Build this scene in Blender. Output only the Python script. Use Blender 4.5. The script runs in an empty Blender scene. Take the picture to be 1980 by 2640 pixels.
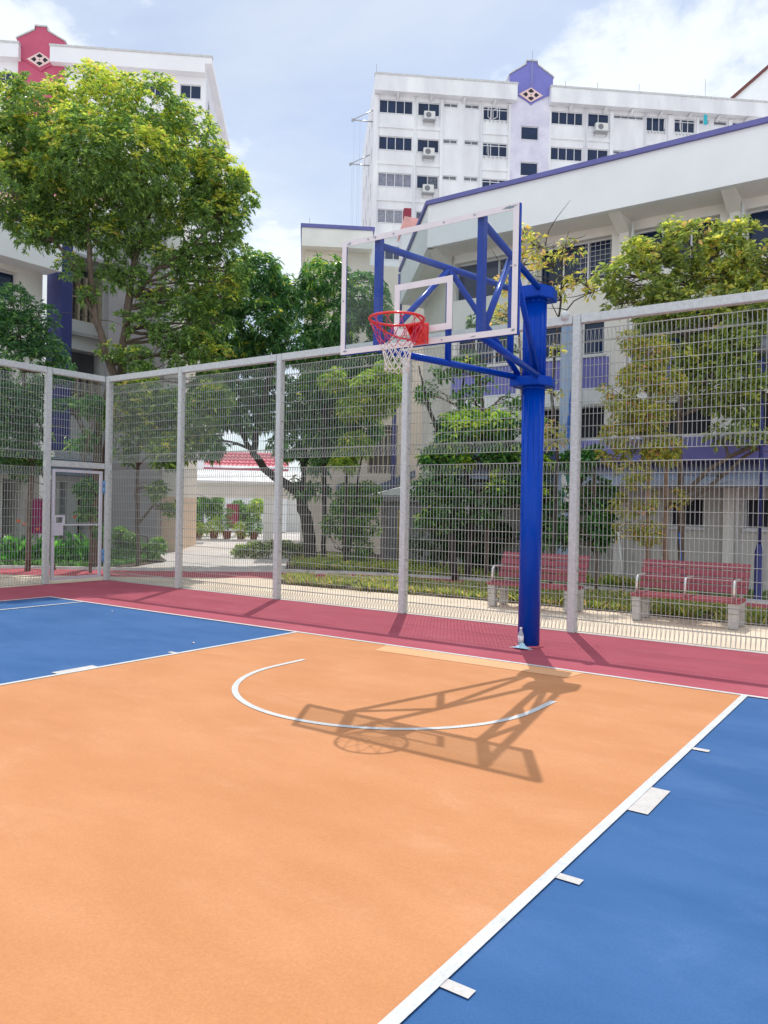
import bpy, bmesh, math, random
import numpy as np
from mathutils import Vector, Matrix, noise
R = math.radians
random.seed(7)
SC = bpy.context.scene
COL = SC.collection

# ------------------------------------------------------------------ camera
CAM = np.array([3.67989, -6.94146, 1.48544]); YAW, PIT, ROL, FPX = R(35.18394), R(-0.33169), R(1.07503), 2022.18
def cam_axes():
    cy, sy, cp, sp = math.cos(YAW), math.sin(YAW), math.cos(PIT), math.sin(PIT)
    f = np.array([-sy*cp, cy*cp, sp]); r = np.array([cy, sy, 0.0]); u = np.cross(r, f)
    c, s = math.cos(ROL), math.sin(ROL)
    return c*r + s*u, -s*r + c*u, f
AR, AU, AF = cam_axes()
KS = 1980/1659
def ray(u, v): return AR*(u*KS-990)/FPX - AU*(v*KS-1320)/FPX + AF
def gp(u, v, z=0.0):                      # surveyed point on a level plane
    d = ray(u, v); return CAM + d*(z-CAM[2])/d[2]
def pd(u, v, D):                          # surveyed point at a measured distance
    d = ray(u, v); return CAM + d*D/math.hypot(d[0], d[1])

cd = bpy.data.cameras.new('camera'); cam = bpy.data.objects.new('camera', cd); COL.objects.link(cam)
M = Matrix(((AR[0], AU[0], -AF[0], CAM[0]), (AR[1], AU[1], -AF[1], CAM[1]), (AR[2], AU[2], -AF[2], CAM[2]), (0, 0, 0, 1)))
cam.matrix_world = M
cd.sensor_fit = 'VERTICAL'; cd.sensor_height = 36.0; cd.lens = 36.0*FPX/2640; cd.clip_end = 2000; cd.clip_start = 0.05
SC.camera = cam

# ------------------------------------------------------------------ materials
def mat(name, col, rough=0.6, metal=0.0, spec=0.5, var=0.0, vscale=3.0, bump=0.0, bscale=60.0, col2=None, coat=0.0, stretch=None, fine=0.0, fscale=200.0):
    m = bpy.data.materials.new(name); m.use_nodes = True; nt = m.node_tree; b = nt.nodes['Principled BSDF']
    b.inputs['Base Color'].default_value = (*col, 1); b.inputs['Roughness'].default_value = rough
    b.inputs['Metallic'].default_value = metal; b.inputs['Specular IOR Level'].default_value = spec
    b.inputs['Coat Weight'].default_value = coat; b.inputs['Coat Roughness'].default_value = 0.08
    tc = nt.nodes.new('ShaderNodeTexCoord'); src = tc.outputs['Object']
    if stretch:
        mp = nt.nodes.new('ShaderNodeMapping'); mp.inputs['Scale'].default_value = stretch
        nt.links.new(src, mp.inputs['Vector']); src = mp.outputs['Vector']
    if var > 0 or col2:
        n = nt.nodes.new('ShaderNodeTexNoise'); n.inputs['Scale'].default_value = vscale; n.inputs['Detail'].default_value = 8; n.inputs['Roughness'].default_value = 0.62
        nt.links.new(src, n.inputs['Vector'])
        rp = nt.nodes.new('ShaderNodeValToRGB'); rp.color_ramp.elements[0].position = 0.32; rp.color_ramp.elements[1].position = 0.7
        c2 = col2 if col2 else tuple(c*(1-var) for c in col)
        rp.color_ramp.elements[0].color = (*c2, 1); rp.color_ramp.elements[1].color = (*(col if col2 else tuple(min(1, c*(1+var*0.6)) for c in col)), 1)
        nt.links.new(n.outputs['Fac'], rp.inputs['Fac']); out = rp.outputs['Color']
        if fine > 0:
            n2 = nt.nodes.new('ShaderNodeTexNoise'); n2.inputs['Scale'].default_value = fscale; n2.inputs['Detail'].default_value = 3
            nt.links.new(tc.outputs['Object'], n2.inputs['Vector'])
            mr = nt.nodes.new('ShaderNodeMapRange'); mr.inputs['From Min'].default_value = 0.3; mr.inputs['From Max'].default_value = 0.7
            mr.inputs['To Min'].default_value = 1-fine; mr.inputs['To Max'].default_value = 1+fine*0.6
            nt.links.new(n2.outputs['Fac'], mr.inputs['Value'])
            mx = nt.nodes.new('ShaderNodeVectorMath'); mx.operation = 'SCALE'
            nt.links.new(out, mx.inputs[0]); nt.links.new(mr.outputs['Result'], mx.inputs['Scale']); out = mx.outputs['Vector']
        nt.links.new(out, b.inputs['Base Color'])
    if bump > 0:
        n = nt.nodes.new('ShaderNodeTexNoise'); n.inputs['Scale'].default_value = bscale; n.inputs['Detail'].default_value = 4
        nt.links.new(src, n.inputs['Vector'])
        bp = nt.nodes.new('ShaderNodeBump'); bp.inputs['Strength'].default_value = bump; bp.inputs['Distance'].default_value = 0.02
        nt.links.new(n.outputs['Fac'], bp.inputs['Height']); nt.links.new(bp.outputs['Normal'], b.inputs['Normal'])
    return m

def court_mat(name, col, col2, scuff, amt=0.55):
    """painted acrylic court: soft cloudy mottling, fine grain, thin pale or dark scuffs"""
    m = bpy.data.materials.new(name); m.use_nodes = True; nt = m.node_tree; b = nt.nodes['Principled BSDF']
    b.inputs['Roughness'].default_value = 0.85; b.inputs['Specular IOR Level'].default_value = 0.25
    tc = nt.nodes.new('ShaderNodeTexCoord')
    def nz(scale, detail, sc=None, rough=0.6, dist=0.0):
        n = nt.nodes.new('ShaderNodeTexNoise'); n.inputs['Scale'].default_value = scale; n.inputs['Detail'].default_value = detail
        n.inputs['Roughness'].default_value = rough; n.inputs['Distortion'].default_value = dist
        if sc:
            mp = nt.nodes.new('ShaderNodeMapping'); mp.inputs['Scale'].default_value = sc[:3]; mp.inputs['Rotation'].default_value = (0, 0, sc[3])
            nt.links.new(tc.outputs['Object'], mp.inputs['Vector']); nt.links.new(mp.outputs['Vector'], n.inputs['Vector'])
        else: nt.links.new(tc.outputs['Object'], n.inputs['Vector'])
        return n.outputs['Fac']
    def ramp(fac, p0, p1):
        r = nt.nodes.new('ShaderNodeMapRange'); r.interpolation_type = 'SMOOTHSTEP'
        r.inputs['From Min'].default_value = p0; r.inputs['From Max'].default_value = p1
        nt.links.new(fac, r.inputs['Value']); return r.outputs['Result']
    def mix(f, a, c):
        x = nt.nodes.new('ShaderNodeMix'); x.data_type = 'RGBA'
        if isinstance(f, float): x.inputs[0].default_value = f
        else: nt.links.new(f, x.inputs[0])
        for s, v in ((6, a), (7, c)):
            if isinstance(v, tuple): x.inputs[s].default_value = (*v, 1)
            else: nt.links.new(v, x.inputs[s])
        return x.outputs[2]
    def mul(a, k):
        x = nt.nodes.new('ShaderNodeMath'); x.operation = 'MULTIPLY'; nt.links.new(a, x.inputs[0])
        if isinstance(k, float): x.inputs[1].default_value = k
        else: nt.links.new(k, x.inputs[1])
        return x.outputs[0]
    c = mix(ramp(nz(0.9, 7, (1, 2.2, 1, 0.5)), 0.3, 0.72), col, col2)
    s = mul(ramp(nz(1.3, 9, (1, 1.7, 1, 0.9), 0.72, 0.6), 0.48, 0.85), amt*0.5)
    c = mix(s, c, scuff)
    c = mix(mul(ramp(nz(55.0, 2), 0.72, 0.76), 0.45), c, tuple(x*0.6 for x in col))
    c = mix(mul(ramp(nz(0.45, 8, None, 0.7, 0.8), 0.5, 0.75), 0.3), c, tuple(x*0.84 for x in col))
    k = ramp(nz(5.0, 2, (0.35, 26, 1, 0.65), 0.5, 0.4), 0.73, 0.79)
    gate = ramp(nz(1.1, 2), 0.55, 0.68)
    c = mix(mul(mul(k, gate), 0.22), c, tuple(x*0.55 for x in col))
    k2 = ramp(nz(4.0, 2, (22, 0.4, 1, -0.25), 0.5, 0.3), 0.74, 0.8)
    c = mix(mul(mul(k2, ramp(nz(1.7, 2), 0.56, 0.7)), 0.28), c, scuff)
    g = nt.nodes.new('ShaderNodeTexNoise'); g.inputs['Scale'].default_value = 110; g.inputs['Detail'].default_value = 3
    nt.links.new(tc.outputs['Object'], g.inputs['Vector'])
    mr = nt.nodes.new('ShaderNodeMapRange'); mr.inputs['From Min'].default_value = 0.3; mr.inputs['From Max'].default_value = 0.7
    mr.inputs['To Min'].default_value = 0.93; mr.inputs['To Max'].default_value = 1.065; nt.links.new(g.outputs['Fac'], mr.inputs['Value'])
    v = nt.nodes.new('ShaderNodeVectorMath'); v.operation = 'SCALE'; nt.links.new(c, v.inputs[0]); nt.links.new(mr.outputs['Result'], v.inputs['Scale'])
    nt.links.new(v.outputs['Vector'], b.inputs['Base Color'])
    bp = nt.nodes.new('ShaderNodeBump'); bp.inputs['Strength'].default_value = 0.25; bp.inputs['Distance'].default_value = 0.004
    nt.links.new(g.outputs['Fac'], bp.inputs['Height']); nt.links.new(bp.outputs['Normal'], b.inputs['Normal'])
    return m

def leaf_mat(name, trans=0.4, rough=0.42, gain=1.0, tint=(1.25, 1.3, 0.5)):
    m = bpy.data.materials.new(name); m.use_nodes = True; nt = m.node_tree; b = nt.nodes['Principled BSDF']; out = nt.nodes['Material Output']
    at = nt.nodes.new('ShaderNodeAttribute'); at.attribute_name = 'leafcol'
    b.inputs['Roughness'].default_value = rough; b.inputs['Specular IOR Level'].default_value = 0.5
    v = nt.nodes.new('ShaderNodeVectorMath'); v.operation = 'SCALE'; v.inputs['Scale'].default_value = gain
    nt.links.new(at.outputs['Color'], v.inputs[0]); nt.links.new(v.outputs['Vector'], b.inputs['Base Color'])
    t = nt.nodes.new('ShaderNodeBsdfTranslucent'); v2 = nt.nodes.new('ShaderNodeVectorMath'); v2.operation = 'MULTIPLY'; v2.inputs[1].default_value = tuple(x*gain for x in tint)
    nt.links.new(at.outputs['Color'], v2.inputs[0]); nt.links.new(v2.outputs['Vector'], t.inputs['Color'])
    mx = nt.nodes.new('ShaderNodeMixShader'); mx.inputs[0].default_value = trans
    nt.links.new(b.outputs[0], mx.inputs[1]); nt.links.new(t.outputs[0], mx.inputs[2]); nt.links.new(mx.outputs[0], out.inputs[0])
    return m

MT = {}
MT['orange'] = court_mat('orange_court_paint', (0.55, 0.24, 0.103), (0.61, 0.28, 0.13), (0.71, 0.41, 0.25), 0.8)
MT['blue'] = court_mat('blue_court_paint', (0.033, 0.112, 0.29), (0.05, 0.138, 0.335), (0.17, 0.29, 0.5), 0.5)
MT['red'] = court_mat('red_court_paint', (0.39, 0.08, 0.112), (0.45, 0.10, 0.14), (0.56, 0.22, 0.26), 0.7)
MT['patch'] = court_mat('faded_orange_paint', (0.76, 0.39, 0.19), (0.79, 0.43, 0.24), (0.82, 0.49, 0.31))
MT['line'] = mat('white_line_paint', (0.66, 0.675, 0.685), 0.75, col2=(0.56, 0.57, 0.57), vscale=7, fine=0.12, fscale=60)
MT['tape'] = mat('lane_mark_paint', (0.60, 0.57, 0.555), 0.75, var=0.1, vscale=7, fine=0.08, fscale=60)
MT['concrete'] = mat('cream_concrete', (0.82, 0.68, 0.53), 0.85, var=0.16, vscale=1.4, bump=0.2, fine=0.08, fscale=90)
MT['paving'] = mat('grey_paving', (0.66, 0.62, 0.59), 0.85, var=0.2, vscale=0.8, fine=0.06)
MT['redpath'] = mat('red_path_paint', (0.52, 0.10, 0.13), 0.85, var=0.15, vscale=2.5, fine=0.06)
MT['kerb'] = mat('grey_kerb_stone', (0.6, 0.6, 0.6), 0.8, var=0.2, vscale=5)
MT['soil'] = mat('brown_soil', (0.12, 0.085, 0.055), 0.95, var=0.5, vscale=6, bump=0.6, bscale=30)
MT['galv'] = mat('galvanised_steel', (0.62, 0.655, 0.635), 0.55, metal=0.15, var=0.16, vscale=22, bump=0.05, bscale=80, fine=0.08, fscale=60)
MT['wire'] = mat('galvanised_wire', (0.42, 0.455, 0.43), 0.5, metal=0.1)
MT['gatepaint'] = mat('grey_gate_paint', (0.62, 0.62, 0.66), 0.5, var=0.08, vscale=10)
MT['bluesteel'] = mat('blue_steel_paint', (0.001, 0.06, 0.47), 0.24, spec=0.16, var=0.15, vscale=12, coat=0.03, stretch=(6, 6, 0.4))
MT['hinge'] = mat('light_blue_hinge', (0.12, 0.33, 0.62), 0.4)
MT['boardwhite'] = mat('white_board_paint', (0.8, 0.74, 0.74), 0.45, var=0.05, vscale=9)
MT['bolt'] = mat('bolt_steel', (0.45, 0.45, 0.47), 0.35, metal=0.7)
MT['rubbed'] = mat('rubbed_grey_paint', (0.3, 0.36, 0.4), 0.6, var=0.5, vscale=60)
MT['rim'] = mat('red_rim_paint', (0.8, 0.025, 0.022), 0.32, coat=0.3)
MT['netwhite'] = mat('white_net_cord', (0.78, 0.74, 0.68), 0.8)
MT['netred'] = mat('red_net_cord', (0.62, 0.06, 0.12), 0.8)
MT['hdb'] = mat('weathered_white_render', (0.86, 0.86, 0.875), 0.9, col2=(0.68, 0.675, 0.71), vscale=0.7, stretch=(1, 1, 0.3))
MT['hdbplain'] = mat('pale_white_render', (0.86, 0.85, 0.87), 0.9, col2=(0.80, 0.79, 0.82), vscale=0.4)
MT['lilac'] = mat('stained_lilac_render', (0.76, 0.74, 0.83), 0.9, col2=(0.58, 0.55, 0.68), vscale=0.9)
MT['white'] = mat('white_render', (0.86, 0.88, 0.89), 0.85, var=0.04, vscale=1.0)
MT['beige'] = mat('beige_render', (0.86, 0.84, 0.79), 0.85, var=0.07, vscale=1.2)
MT['beige2'] = mat('warm_beige_render', (0.80, 0.71, 0.61), 0.85, var=0.08, vscale=1.2)
MT['lowshade'] = mat('shaded_lower_render', (0.60, 0.58, 0.55), 0.85, var=0.12, vscale=1.5)  # tree and canopy shade on the lower wall, put into its greyer colour
MT['grey'] = mat('grey_render', (0.30, 0.29, 0.31), 0.85, var=0.1, vscale=1.5)
MT['peach'] = mat('peach_render', (0.80, 0.62, 0.47), 0.85, var=0.06, vscale=1.5)
MT['purple'] = mat('purple_paint', (0.145, 0.15, 0.40), 0.7, var=0.1, vscale=2)
MT['navy'] = mat('navy_paint', (0.025, 0.035, 0.17), 0.6, var=0.1, vscale=2)
MT['violet'] = mat('violet_gable_paint', (0.20, 0.20, 0.55), 0.8, var=0.1, vscale=0.6)
MT['pink'] = mat('pink_gable_paint', (0.55, 0.10, 0.18), 0.8, var=0.08, vscale=0.6)
MT['slate'] = mat('slate_blue_cladding', (0.13, 0.18, 0.27), 0.5, var=0.1, vscale=2)
MT['bluegrey'] = mat('blue_grey_sheet', (0.34, 0.40, 0.52), 0.45, var=0.08, vscale=2)
MT['lace'] = mat('cream_pink_panel', (0.80, 0.58, 0.55), 0.8, var=0.05)
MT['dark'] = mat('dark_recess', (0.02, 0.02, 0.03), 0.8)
MT['glassdark'] = mat('dark_window_glass', (0.008, 0.024, 0.075), 0.1, spec=0.35, var=0.35, vscale=1.2)
MT['glassgrey'] = mat('grey_louvre_glass', (0.16, 0.17, 0.2), 0.3, var=0.25, vscale=3)
MT['curtain'] = mat('grey_curtain', (0.25, 0.26, 0.33), 0.8, var=0.3, vscale=4)
MT['frame'] = mat('white_window_frame', (0.72, 0.73, 0.76), 0.5)
MT['fin'] = mat('cream_fin', (0.66, 0.58, 0.44), 0.7, var=0.08)
MT['acwhite'] = mat('ac_white_metal', (0.66, 0.66, 0.64), 0.5)
MT['acfan'] = mat('ac_fan_grey', (0.18, 0.18, 0.2), 0.5)
MT['tile'] = None
MT['bark'] = mat('grey_brown_bark', (0.16, 0.12, 0.09), 0.9, var=0.45, vscale=8, bump=0.7, bscale=25, stretch=(3, 3, 1))
MT['barkdark'] = mat('dark_bark', (0.06, 0.05, 0.042), 0.9, var=0.4, vscale=8, bump=0.7, bscale=25)
MT['barklight'] = mat('pale_brown_bark', (0.30, 0.20, 0.135), 0.9, var=0.35, vscale=9, bump=0.6, bscale=25)
MT['leaf'] = leaf_mat('leaf', 0.55, gain=2.5, tint=(1.02, 1.1, 0.7), rough=0.36)
MT['leafgloss'] = leaf_mat('glossy_leaf', 0.48, 0.26, gain=2.5, tint=(1.0, 1.08, 0.8))
MT['wood'] = mat('red_brown_slat', (0.31, 0.06, 0.08), 0.5, var=0.25, vscale=8, bump=0.1, bscale=40, stretch=(0.6, 6, 6))
MT['legconc'] = mat('bench_concrete', (0.5, 0.48, 0.46), 0.8, var=0.15, vscale=10, bump=0.2)
MT['steel'] = mat('brushed_steel', (0.7, 0.7, 0.7), 0.3, metal=0.6)
MT['pot'] = mat('terracotta', (0.36, 0.12, 0.06), 0.8, var=0.2)
MT['orangefl'] = mat('orange_petal', (0.85, 0.2, 0.05), 0.6)
MT['magenta'] = mat('magenta_panel', (0.5, 0.03, 0.2), 0.6, var=0.2, vscale=3)
MT['yellow'] = mat('yellow_panel', (0.6, 0.45, 0.12), 0.6)
MT['bluepanel'] = mat('blue_panel', (0.04, 0.14, 0.5), 0.6)
MT['mask'] = mat('pale_blue_mask', (0.42, 0.66, 0.80), 0.8, var=0.1, vscale=30)
MT['cap'] = mat('white_plastic', (0.8, 0.8, 0.8), 0.4)
MT['teal'] = mat('teal_cloth', (0.03, 0.42, 0.5), 0.8)
MT['murblue'] = mat('mural_blue', (0.03, 0.14, 0.50), 0.6, var=0.3, vscale=4)
MT['murgreen'] = mat('mural_green', (0.02, 0.16, 0.12), 0.6)
MT['murwhite'] = mat('mural_white', (0.7, 0.72, 0.72), 0.6)
MT['mursky'] = mat('mural_pale_blue', (0.42, 0.50, 0.60), 0.7, col2=(0.22, 0.34, 0.58), vscale=2.5, stretch=(3, 3, 0.5))

def tile_mat():
    m = bpy.data.materials.new('pink_roof_tiles'); m.use_nodes = True; nt = m.node_tree; b = nt.nodes['Principled BSDF']
    b.inputs['Base Color'].default_value = (0.60, 0.15, 0.19, 1); b.inputs['Roughness'].default_value = 0.45
    return m
MT['tile'] = tile_mat()
MT['tilepale'] = mat('pale_pink_tiles', (0.75, 0.38, 0.36), 0.6, var=0.2, vscale=3)
MT['brownroof'] = mat('brown_red_roof', (0.16, 0.055, 0.05), 0.8)
MT['maroon'] = mat('maroon_paint', (0.28, 0.03, 0.06), 0.7)

def board_glass():
    m = bpy.data.materials.new('clear_acrylic'); m.use_nodes = True; nt = m.node_tree; out = nt.nodes['Material Output']
    nt.nodes.remove(nt.nodes['Principled BSDF'])
    t = nt.nodes.new('ShaderNodeBsdfTransparent'); t.inputs['Color'].default_value = (0.86, 0.89, 0.895, 1)
    g = nt.nodes.new('ShaderNodeBsdfGlossy'); g.inputs['Roughness'].default_value = 0.03
    d = nt.nodes.new('ShaderNodeBsdfDiffuse'); d.inputs['Color'].default_value = (0.75, 0.8, 0.82, 1)
    fr = nt.nodes.new('ShaderNodeFresnel'); fr.inputs['IOR'].default_value = 1.33
    ge = nt.nodes.new('ShaderNodeNewGeometry'); k1 = nt.nodes.new('ShaderNodeMath'); k1.operation = 'SUBTRACT'; k1.inputs[0].default_value = 1.0; nt.links.new(ge.outputs['Backfacing'], k1.inputs[1])
    k2 = nt.nodes.new('ShaderNodeMath'); k2.operation = 'MULTIPLY'; nt.links.new(fr.outputs[0], k2.inputs[0]); nt.links.new(k1.outputs[0], k2.inputs[1])
    m1 = nt.nodes.new('ShaderNodeMixShader'); nt.links.new(k2.outputs[0], m1.inputs[0]); nt.links.new(t.outputs[0], m1.inputs[1]); nt.links.new(g.outputs[0], m1.inputs[2])
    n = nt.nodes.new('ShaderNodeTexNoise'); n.inputs['Scale'].default_value = 3; n.inputs['Detail'].default_value = 6
    tc = nt.nodes.new('ShaderNodeTexCoord'); nt.links.new(tc.outputs['Object'], n.inputs['Vector'])
    mr = nt.nodes.new('ShaderNodeMapRange'); mr.inputs['From Min'].default_value = 0.4; mr.inputs['From Max'].default_value = 0.75; mr.inputs['To Min'].default_value = 0.008; mr.inputs['To Max'].default_value = 0.04
    nt.links.new(n.outputs['Fac'], mr.inputs['Value'])
    m2 = nt.nodes.new('ShaderNodeMixShader'); nt.links.new(mr.outputs[0], m2.inputs[0]); nt.links.new(m1.outputs[0], m2.inputs[1]); nt.links.new(d.outputs[0], m2.inputs[2])
    nt.links.new(m2.outputs[0], out.inputs[0]); return m
MT['acrylic'] = board_glass()
def bottle_mat():
    m = bpy.data.materials.new('clear_bottle_plastic'); m.use_nodes = True; nt = m.node_tree; b = nt.nodes['Principled BSDF']; out = nt.nodes['Material Output']
    b.inputs['Base Color'].default_value = (0.7, 0.72, 0.75, 1); b.inputs['Roughness'].default_value = 0.15
    t = nt.nodes.new('ShaderNodeBsdfTransparent'); t.inputs['Color'].default_value = (0.85, 0.88, 0.92, 1)
    mx = nt.nodes.new('ShaderNodeMixShader'); mx.inputs[0].default_value = 0.45
    nt.links.new(t.outputs[0], mx.inputs[1]); nt.links.new(b.outputs[0], mx.inputs[2]); nt.links.new(mx.outputs[0], out.inputs[0]); return m
MT['bottle'] = bottle_mat()

# ------------------------------------------------------------------ mesh helpers
class MB:
    def __init__(s): s.v = []; s.f = []; s.mi = []; s.m = 0; s.sm = []; s.ch = []
    def face(s, pts, smooth=False):
        i = len(s.v); s.ch.append((i, len(s.f))); s.v += [tuple(map(float, p)) for p in pts]; s.f.append(tuple(range(i, i+len(pts)))); s.mi.append(s.m); s.sm.append(smooth)
    def grid(s, verts, faces, smooth=False):
        i = len(s.v); s.ch.append((i, len(s.f))); s.v += [tuple(map(float, p)) for p in verts]
        for f in faces: s.f.append(tuple(k+i for k in f)); s.mi.append(s.m); s.sm.append(smooth)
    def obox(s, o, a, b, c):              # origin corner and three edge vectors
        o, a, b, c = [np.array(x, float) for x in (o, a, b, c)]
        P = [o, o+a, o+a+b, o+b, o+c, o+a+c, o+a+b+c, o+b+c]
        F = [(0, 3, 2, 1), (4, 5, 6, 7), (0, 1, 5, 4), (1, 2, 6, 5), (2, 3, 7, 6), (3, 0, 4, 7)]
        if np.dot(np.cross(a, b), c) < 0: F = [f[::-1] for f in F]
        s.grid(P, F)
    def box(s, x0, x1, y0, y1, z0, z1): s.obox((x0, y0, z0), (x1-x0, 0, 0), (0, y1-y0, 0), (0, 0, z1-z0))
    def prism(s, poly, z0, z1):
        n = len(poly); a = sum(poly[i][0]*poly[(i+1) % n][1]-poly[(i+1) % n][0]*poly[i][1] for i in range(n))
        if a < 0: poly = poly[::-1]
        V = [(p[0], p[1], z0) for p in poly]+[(p[0], p[1], z1) for p in poly]
        F = [tuple(range(n))[::-1], tuple(range(n, 2*n))]+[(i, (i+1) % n, n+(i+1) % n, n+i) for i in range(n)]
        s.grid(V, F)
    def extr(s, pts, vec):                # flat polygon (3D) extruded by a vector
        n = len(pts); vec = np.array(vec, float); P = [np.array(p, float) for p in pts]
        V = P+[p+vec for p in P]
        s.grid(V, [tuple(range(n))[::-1], tuple(range(n, 2*n))]+[(i, (i+1) % n, n+(i+1) % n, n+i) for i in range(n)])
    def tube(s, pts, rad, n=8, caps=True, closed=False, smooth=True):
        pts = [Vector(p) for p in pts]; m = len(pts)
        if not hasattr(rad, '__len__'): rad = [rad]*m
        V = []; F = []; up = None
        for i in range(m):
            if closed: t = pts[(i+1) % m]-pts[i-1]
            else: t = pts[min(i+1, m-1)]-pts[max(i-1, 0)]
            if t.length < 1e-9: t = Vector((0, 0, 1))
            t.normalize()
            if up is None:
                up = Vector((0, 0, 1)) if abs(t.z) < 0.9 else Vector((1, 0, 0))
            a = (up-t*up.dot(t))
            if a.length < 1e-6: a = t.orthogonal()
            a.normalize(); b = t.cross(a); up = a
            for k in range(n):
                th = 2*math.pi*(k+0.5)/n; V.append(pts[i]+(a*math.cos(th)+b*math.sin(th))*rad[i])
        for i in range(m if closed else m-1):
            j = (i+1) % m
            for k in range(n): F.append((i*n+k, i*n+(k+1) % n, j*n+(k+1) % n, j*n+k))
        if caps and not closed: F += [tuple(range(n))[::-1], tuple((m-1)*n+k for k in range(n))]
        s.grid(V, F, smooth)
    def lathe(s, prof, c=(0, 0, 0), n=20, flute=0.0):
        V = []; F = []
        for r, z in prof:
            for k in range(n):
                rr = r*(1-flute*(k % 2)); th = 2*math.pi*k/n; V.append((c[0]+rr*math.cos(th), c[1]+rr*math.sin(th), c[2]+z))
        for i in range(len(prof)-1):
            for k in range(n): F.append((i*n+k, i*n+(k+1) % n, (i+1)*n+(k+1) % n, (i+1)*n+k))
        F += [tuple(range(n))[::-1], tuple((len(prof)-1)*n+k for k in range(n))]
        s.grid(V, F, flute == 0)
    def each(s, name, mats, parent=None, k=1):
        ch = s.ch[::k]+[(len(s.v), len(s.f))]
        for (v0, f0), (v1, f1) in zip(ch, ch[1:]):
            m = MB(); m.v = s.v[v0:v1]; m.f = [tuple(i-v0 for i in f) for f in s.f[f0:f1]]; m.mi = s.mi[f0:f1]; m.sm = s.sm[f0:f1]; m.build(name, mats, parent)
    def build(s, name, mats, parent=None, loc=None, bevel=0.0):
        me = bpy.data.meshes.new(name); me.from_pydata(s.v, [], s.f)
        if not isinstance(mats, (list, tuple)): mats = [mats]
        for m in mats: me.materials.append(m)
        me.polygons.foreach_set('material_index', s.mi); me.polygons.foreach_set('use_smooth', s.sm); me.update()
        o = bpy.data.objects.new(name, me); COL.objects.link(o)
        if bevel > 0:
            bm = bmesh.new(); bm.from_mesh(me); bmesh.ops.bevel(bm, geom=bm.edges[:], offset=bevel, segments=2, affect='EDGES', clamp_overlap=True); bm.to_mesh(me); bm.free()
        if parent is not None:
            o.parent = parent; w = world_loc(parent)
            for v in me.vertices: v.co -= w
        return o
def world_loc(o):
    w = Vector((0, 0, 0))
    while o is not None: w += o.location; o = o.parent
    return w
def thing(name, loc, label, cat, group=None):
    o = bpy.data.objects.new(name, None); COL.objects.link(o); o.location = Vector([float(x) for x in loc]); o.empty_display_size = 0.2
    tag(o, label, cat, group); return o
def tag(o, label=None, cat=None, group=None, kind=None):
    if label: o['label'] = label
    if cat: o['category'] = cat
    if group: o['group'] = group
    if kind: o['kind'] = kind
    return o
def struct(name, mb, m): return tag(mb.build(name, m), kind='structure')
def dup(root, delta, label):
    r = root.copy(); COL.objects.link(r); r.location = root.location+Vector(delta); r['label'] = label
    for ch in list(root.children):
        c = ch.copy(); COL.objects.link(c); c.parent = r
        for g in ch.children:
            d = g.copy(); COL.objects.link(d); d.parent = c
    return r

# ------------------------------------------------------------------ ground and court
g = MB(); g.face([(-400, -300, -0.02), (400, -300, -0.02), (400, 600, -0.02), (-400, 600, -0.02)]); struct('ground', g, MT['paving'])
g = MB(); g.prism([(-20, -14), (12, -14), (12, 7.5), (-3, 7.9), (-8.2, 7.4), (-13.6, 3.0), (-20, -3)], -0.016, -0.008); struct('concrete_path', g, MT['concrete'])
g = MB(); g.prism([(-9.3, -16), (7.6+2.6, -16), (10.2, 2.27), (-9.3, 2.27)], -0.006, -0.002); struct('court_border', g, MT['red'])
g = MB(); g.face([(-7.5, -14, 0.001), (7.5, -14, 0.001), (7.5, 0, 0.001), (-7.5, 0, 0.001)]); struct('court_floor', g, MT['blue'])
g = MB(); g.face([(-2.43, -5.85, 0.005), (2.43, -5.85, 0.005), (2.43, 0, 0.005), (-2.43, 0, 0.005)]); struct('key_floor', g, MT['orange'])
g = MB(); g.face([(-1.05, -0.36, 0.008), (1.02, -0.31, 0.008), (1.08, -0.03, 0.008), (-1.12, -0.03, 0.008)]); struct('faded_court_patch', g, MT['patch'])
g = MB(); Z = 0.009
def quad(x0, x1, y0, y1, z=Z): g.face([(x0, y0, z), (x1, y0, z), (x1, y1, z), (x0, y1, z)])
quad(-7.55, 7.55, -0.02, 0.03); quad(-7.55, -7.5, -14, -0.02); quad(7.5, 7.55, -14, -0.02)
quad(2.4, 2.45, -5.9, -0.02); quad(-2.45, -2.4, -5.9, -0.02); quad(-2.4, 2.4, -5.9, -5.85)
quad(-6.65, -6.6, -2.99, -0.02); quad(6.6, 6.65, -2.99, -0.02)
for sgn in (1,):
    n = 60; a0 = math.asin((2.99-1.575)/6.75)
    for i in range(n):
        t0 = math.pi+a0+(math.pi-2*a0)*i/n; t1 = math.pi+a0+(math.pi-2*a0)*(i+1)/n
        g.face([(r*math.cos(t), -1.575+r*math.sin(t), Z) for r, t in ((6.65, t0), (6.7, t0), (6.7, t1), (6.65, t1))])
    n = 48
    for i in range(n):
        t0 = math.pi*(1+i/n); t1 = math.pi*(1+(i+1)/n)
        g.face([(r*math.cos(t), -1.575+r*math.sin(t), Z) for r, t in ((1.25, t0), (1.3, t0), (1.3, t1), (1.25, t1))])
    quad(1.25, 1.3, -1.575, -1.2); quad(-1.3, -1.25, -1.575, -1.2)
struct('court_lines', g, MT['line'])
g = MB()
for s in (1, -1):
    for y0, y1 in ((-1.8, -1.75), (-3.05, -2.65), (-3.95, -3.9), (-4.85, -4.8)):
        a, b = sorted((s*2.45, s*2.55)); quad(a, b, y0, y1, 0.007)
struct('lane_marks', g, MT['tape'])
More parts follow.
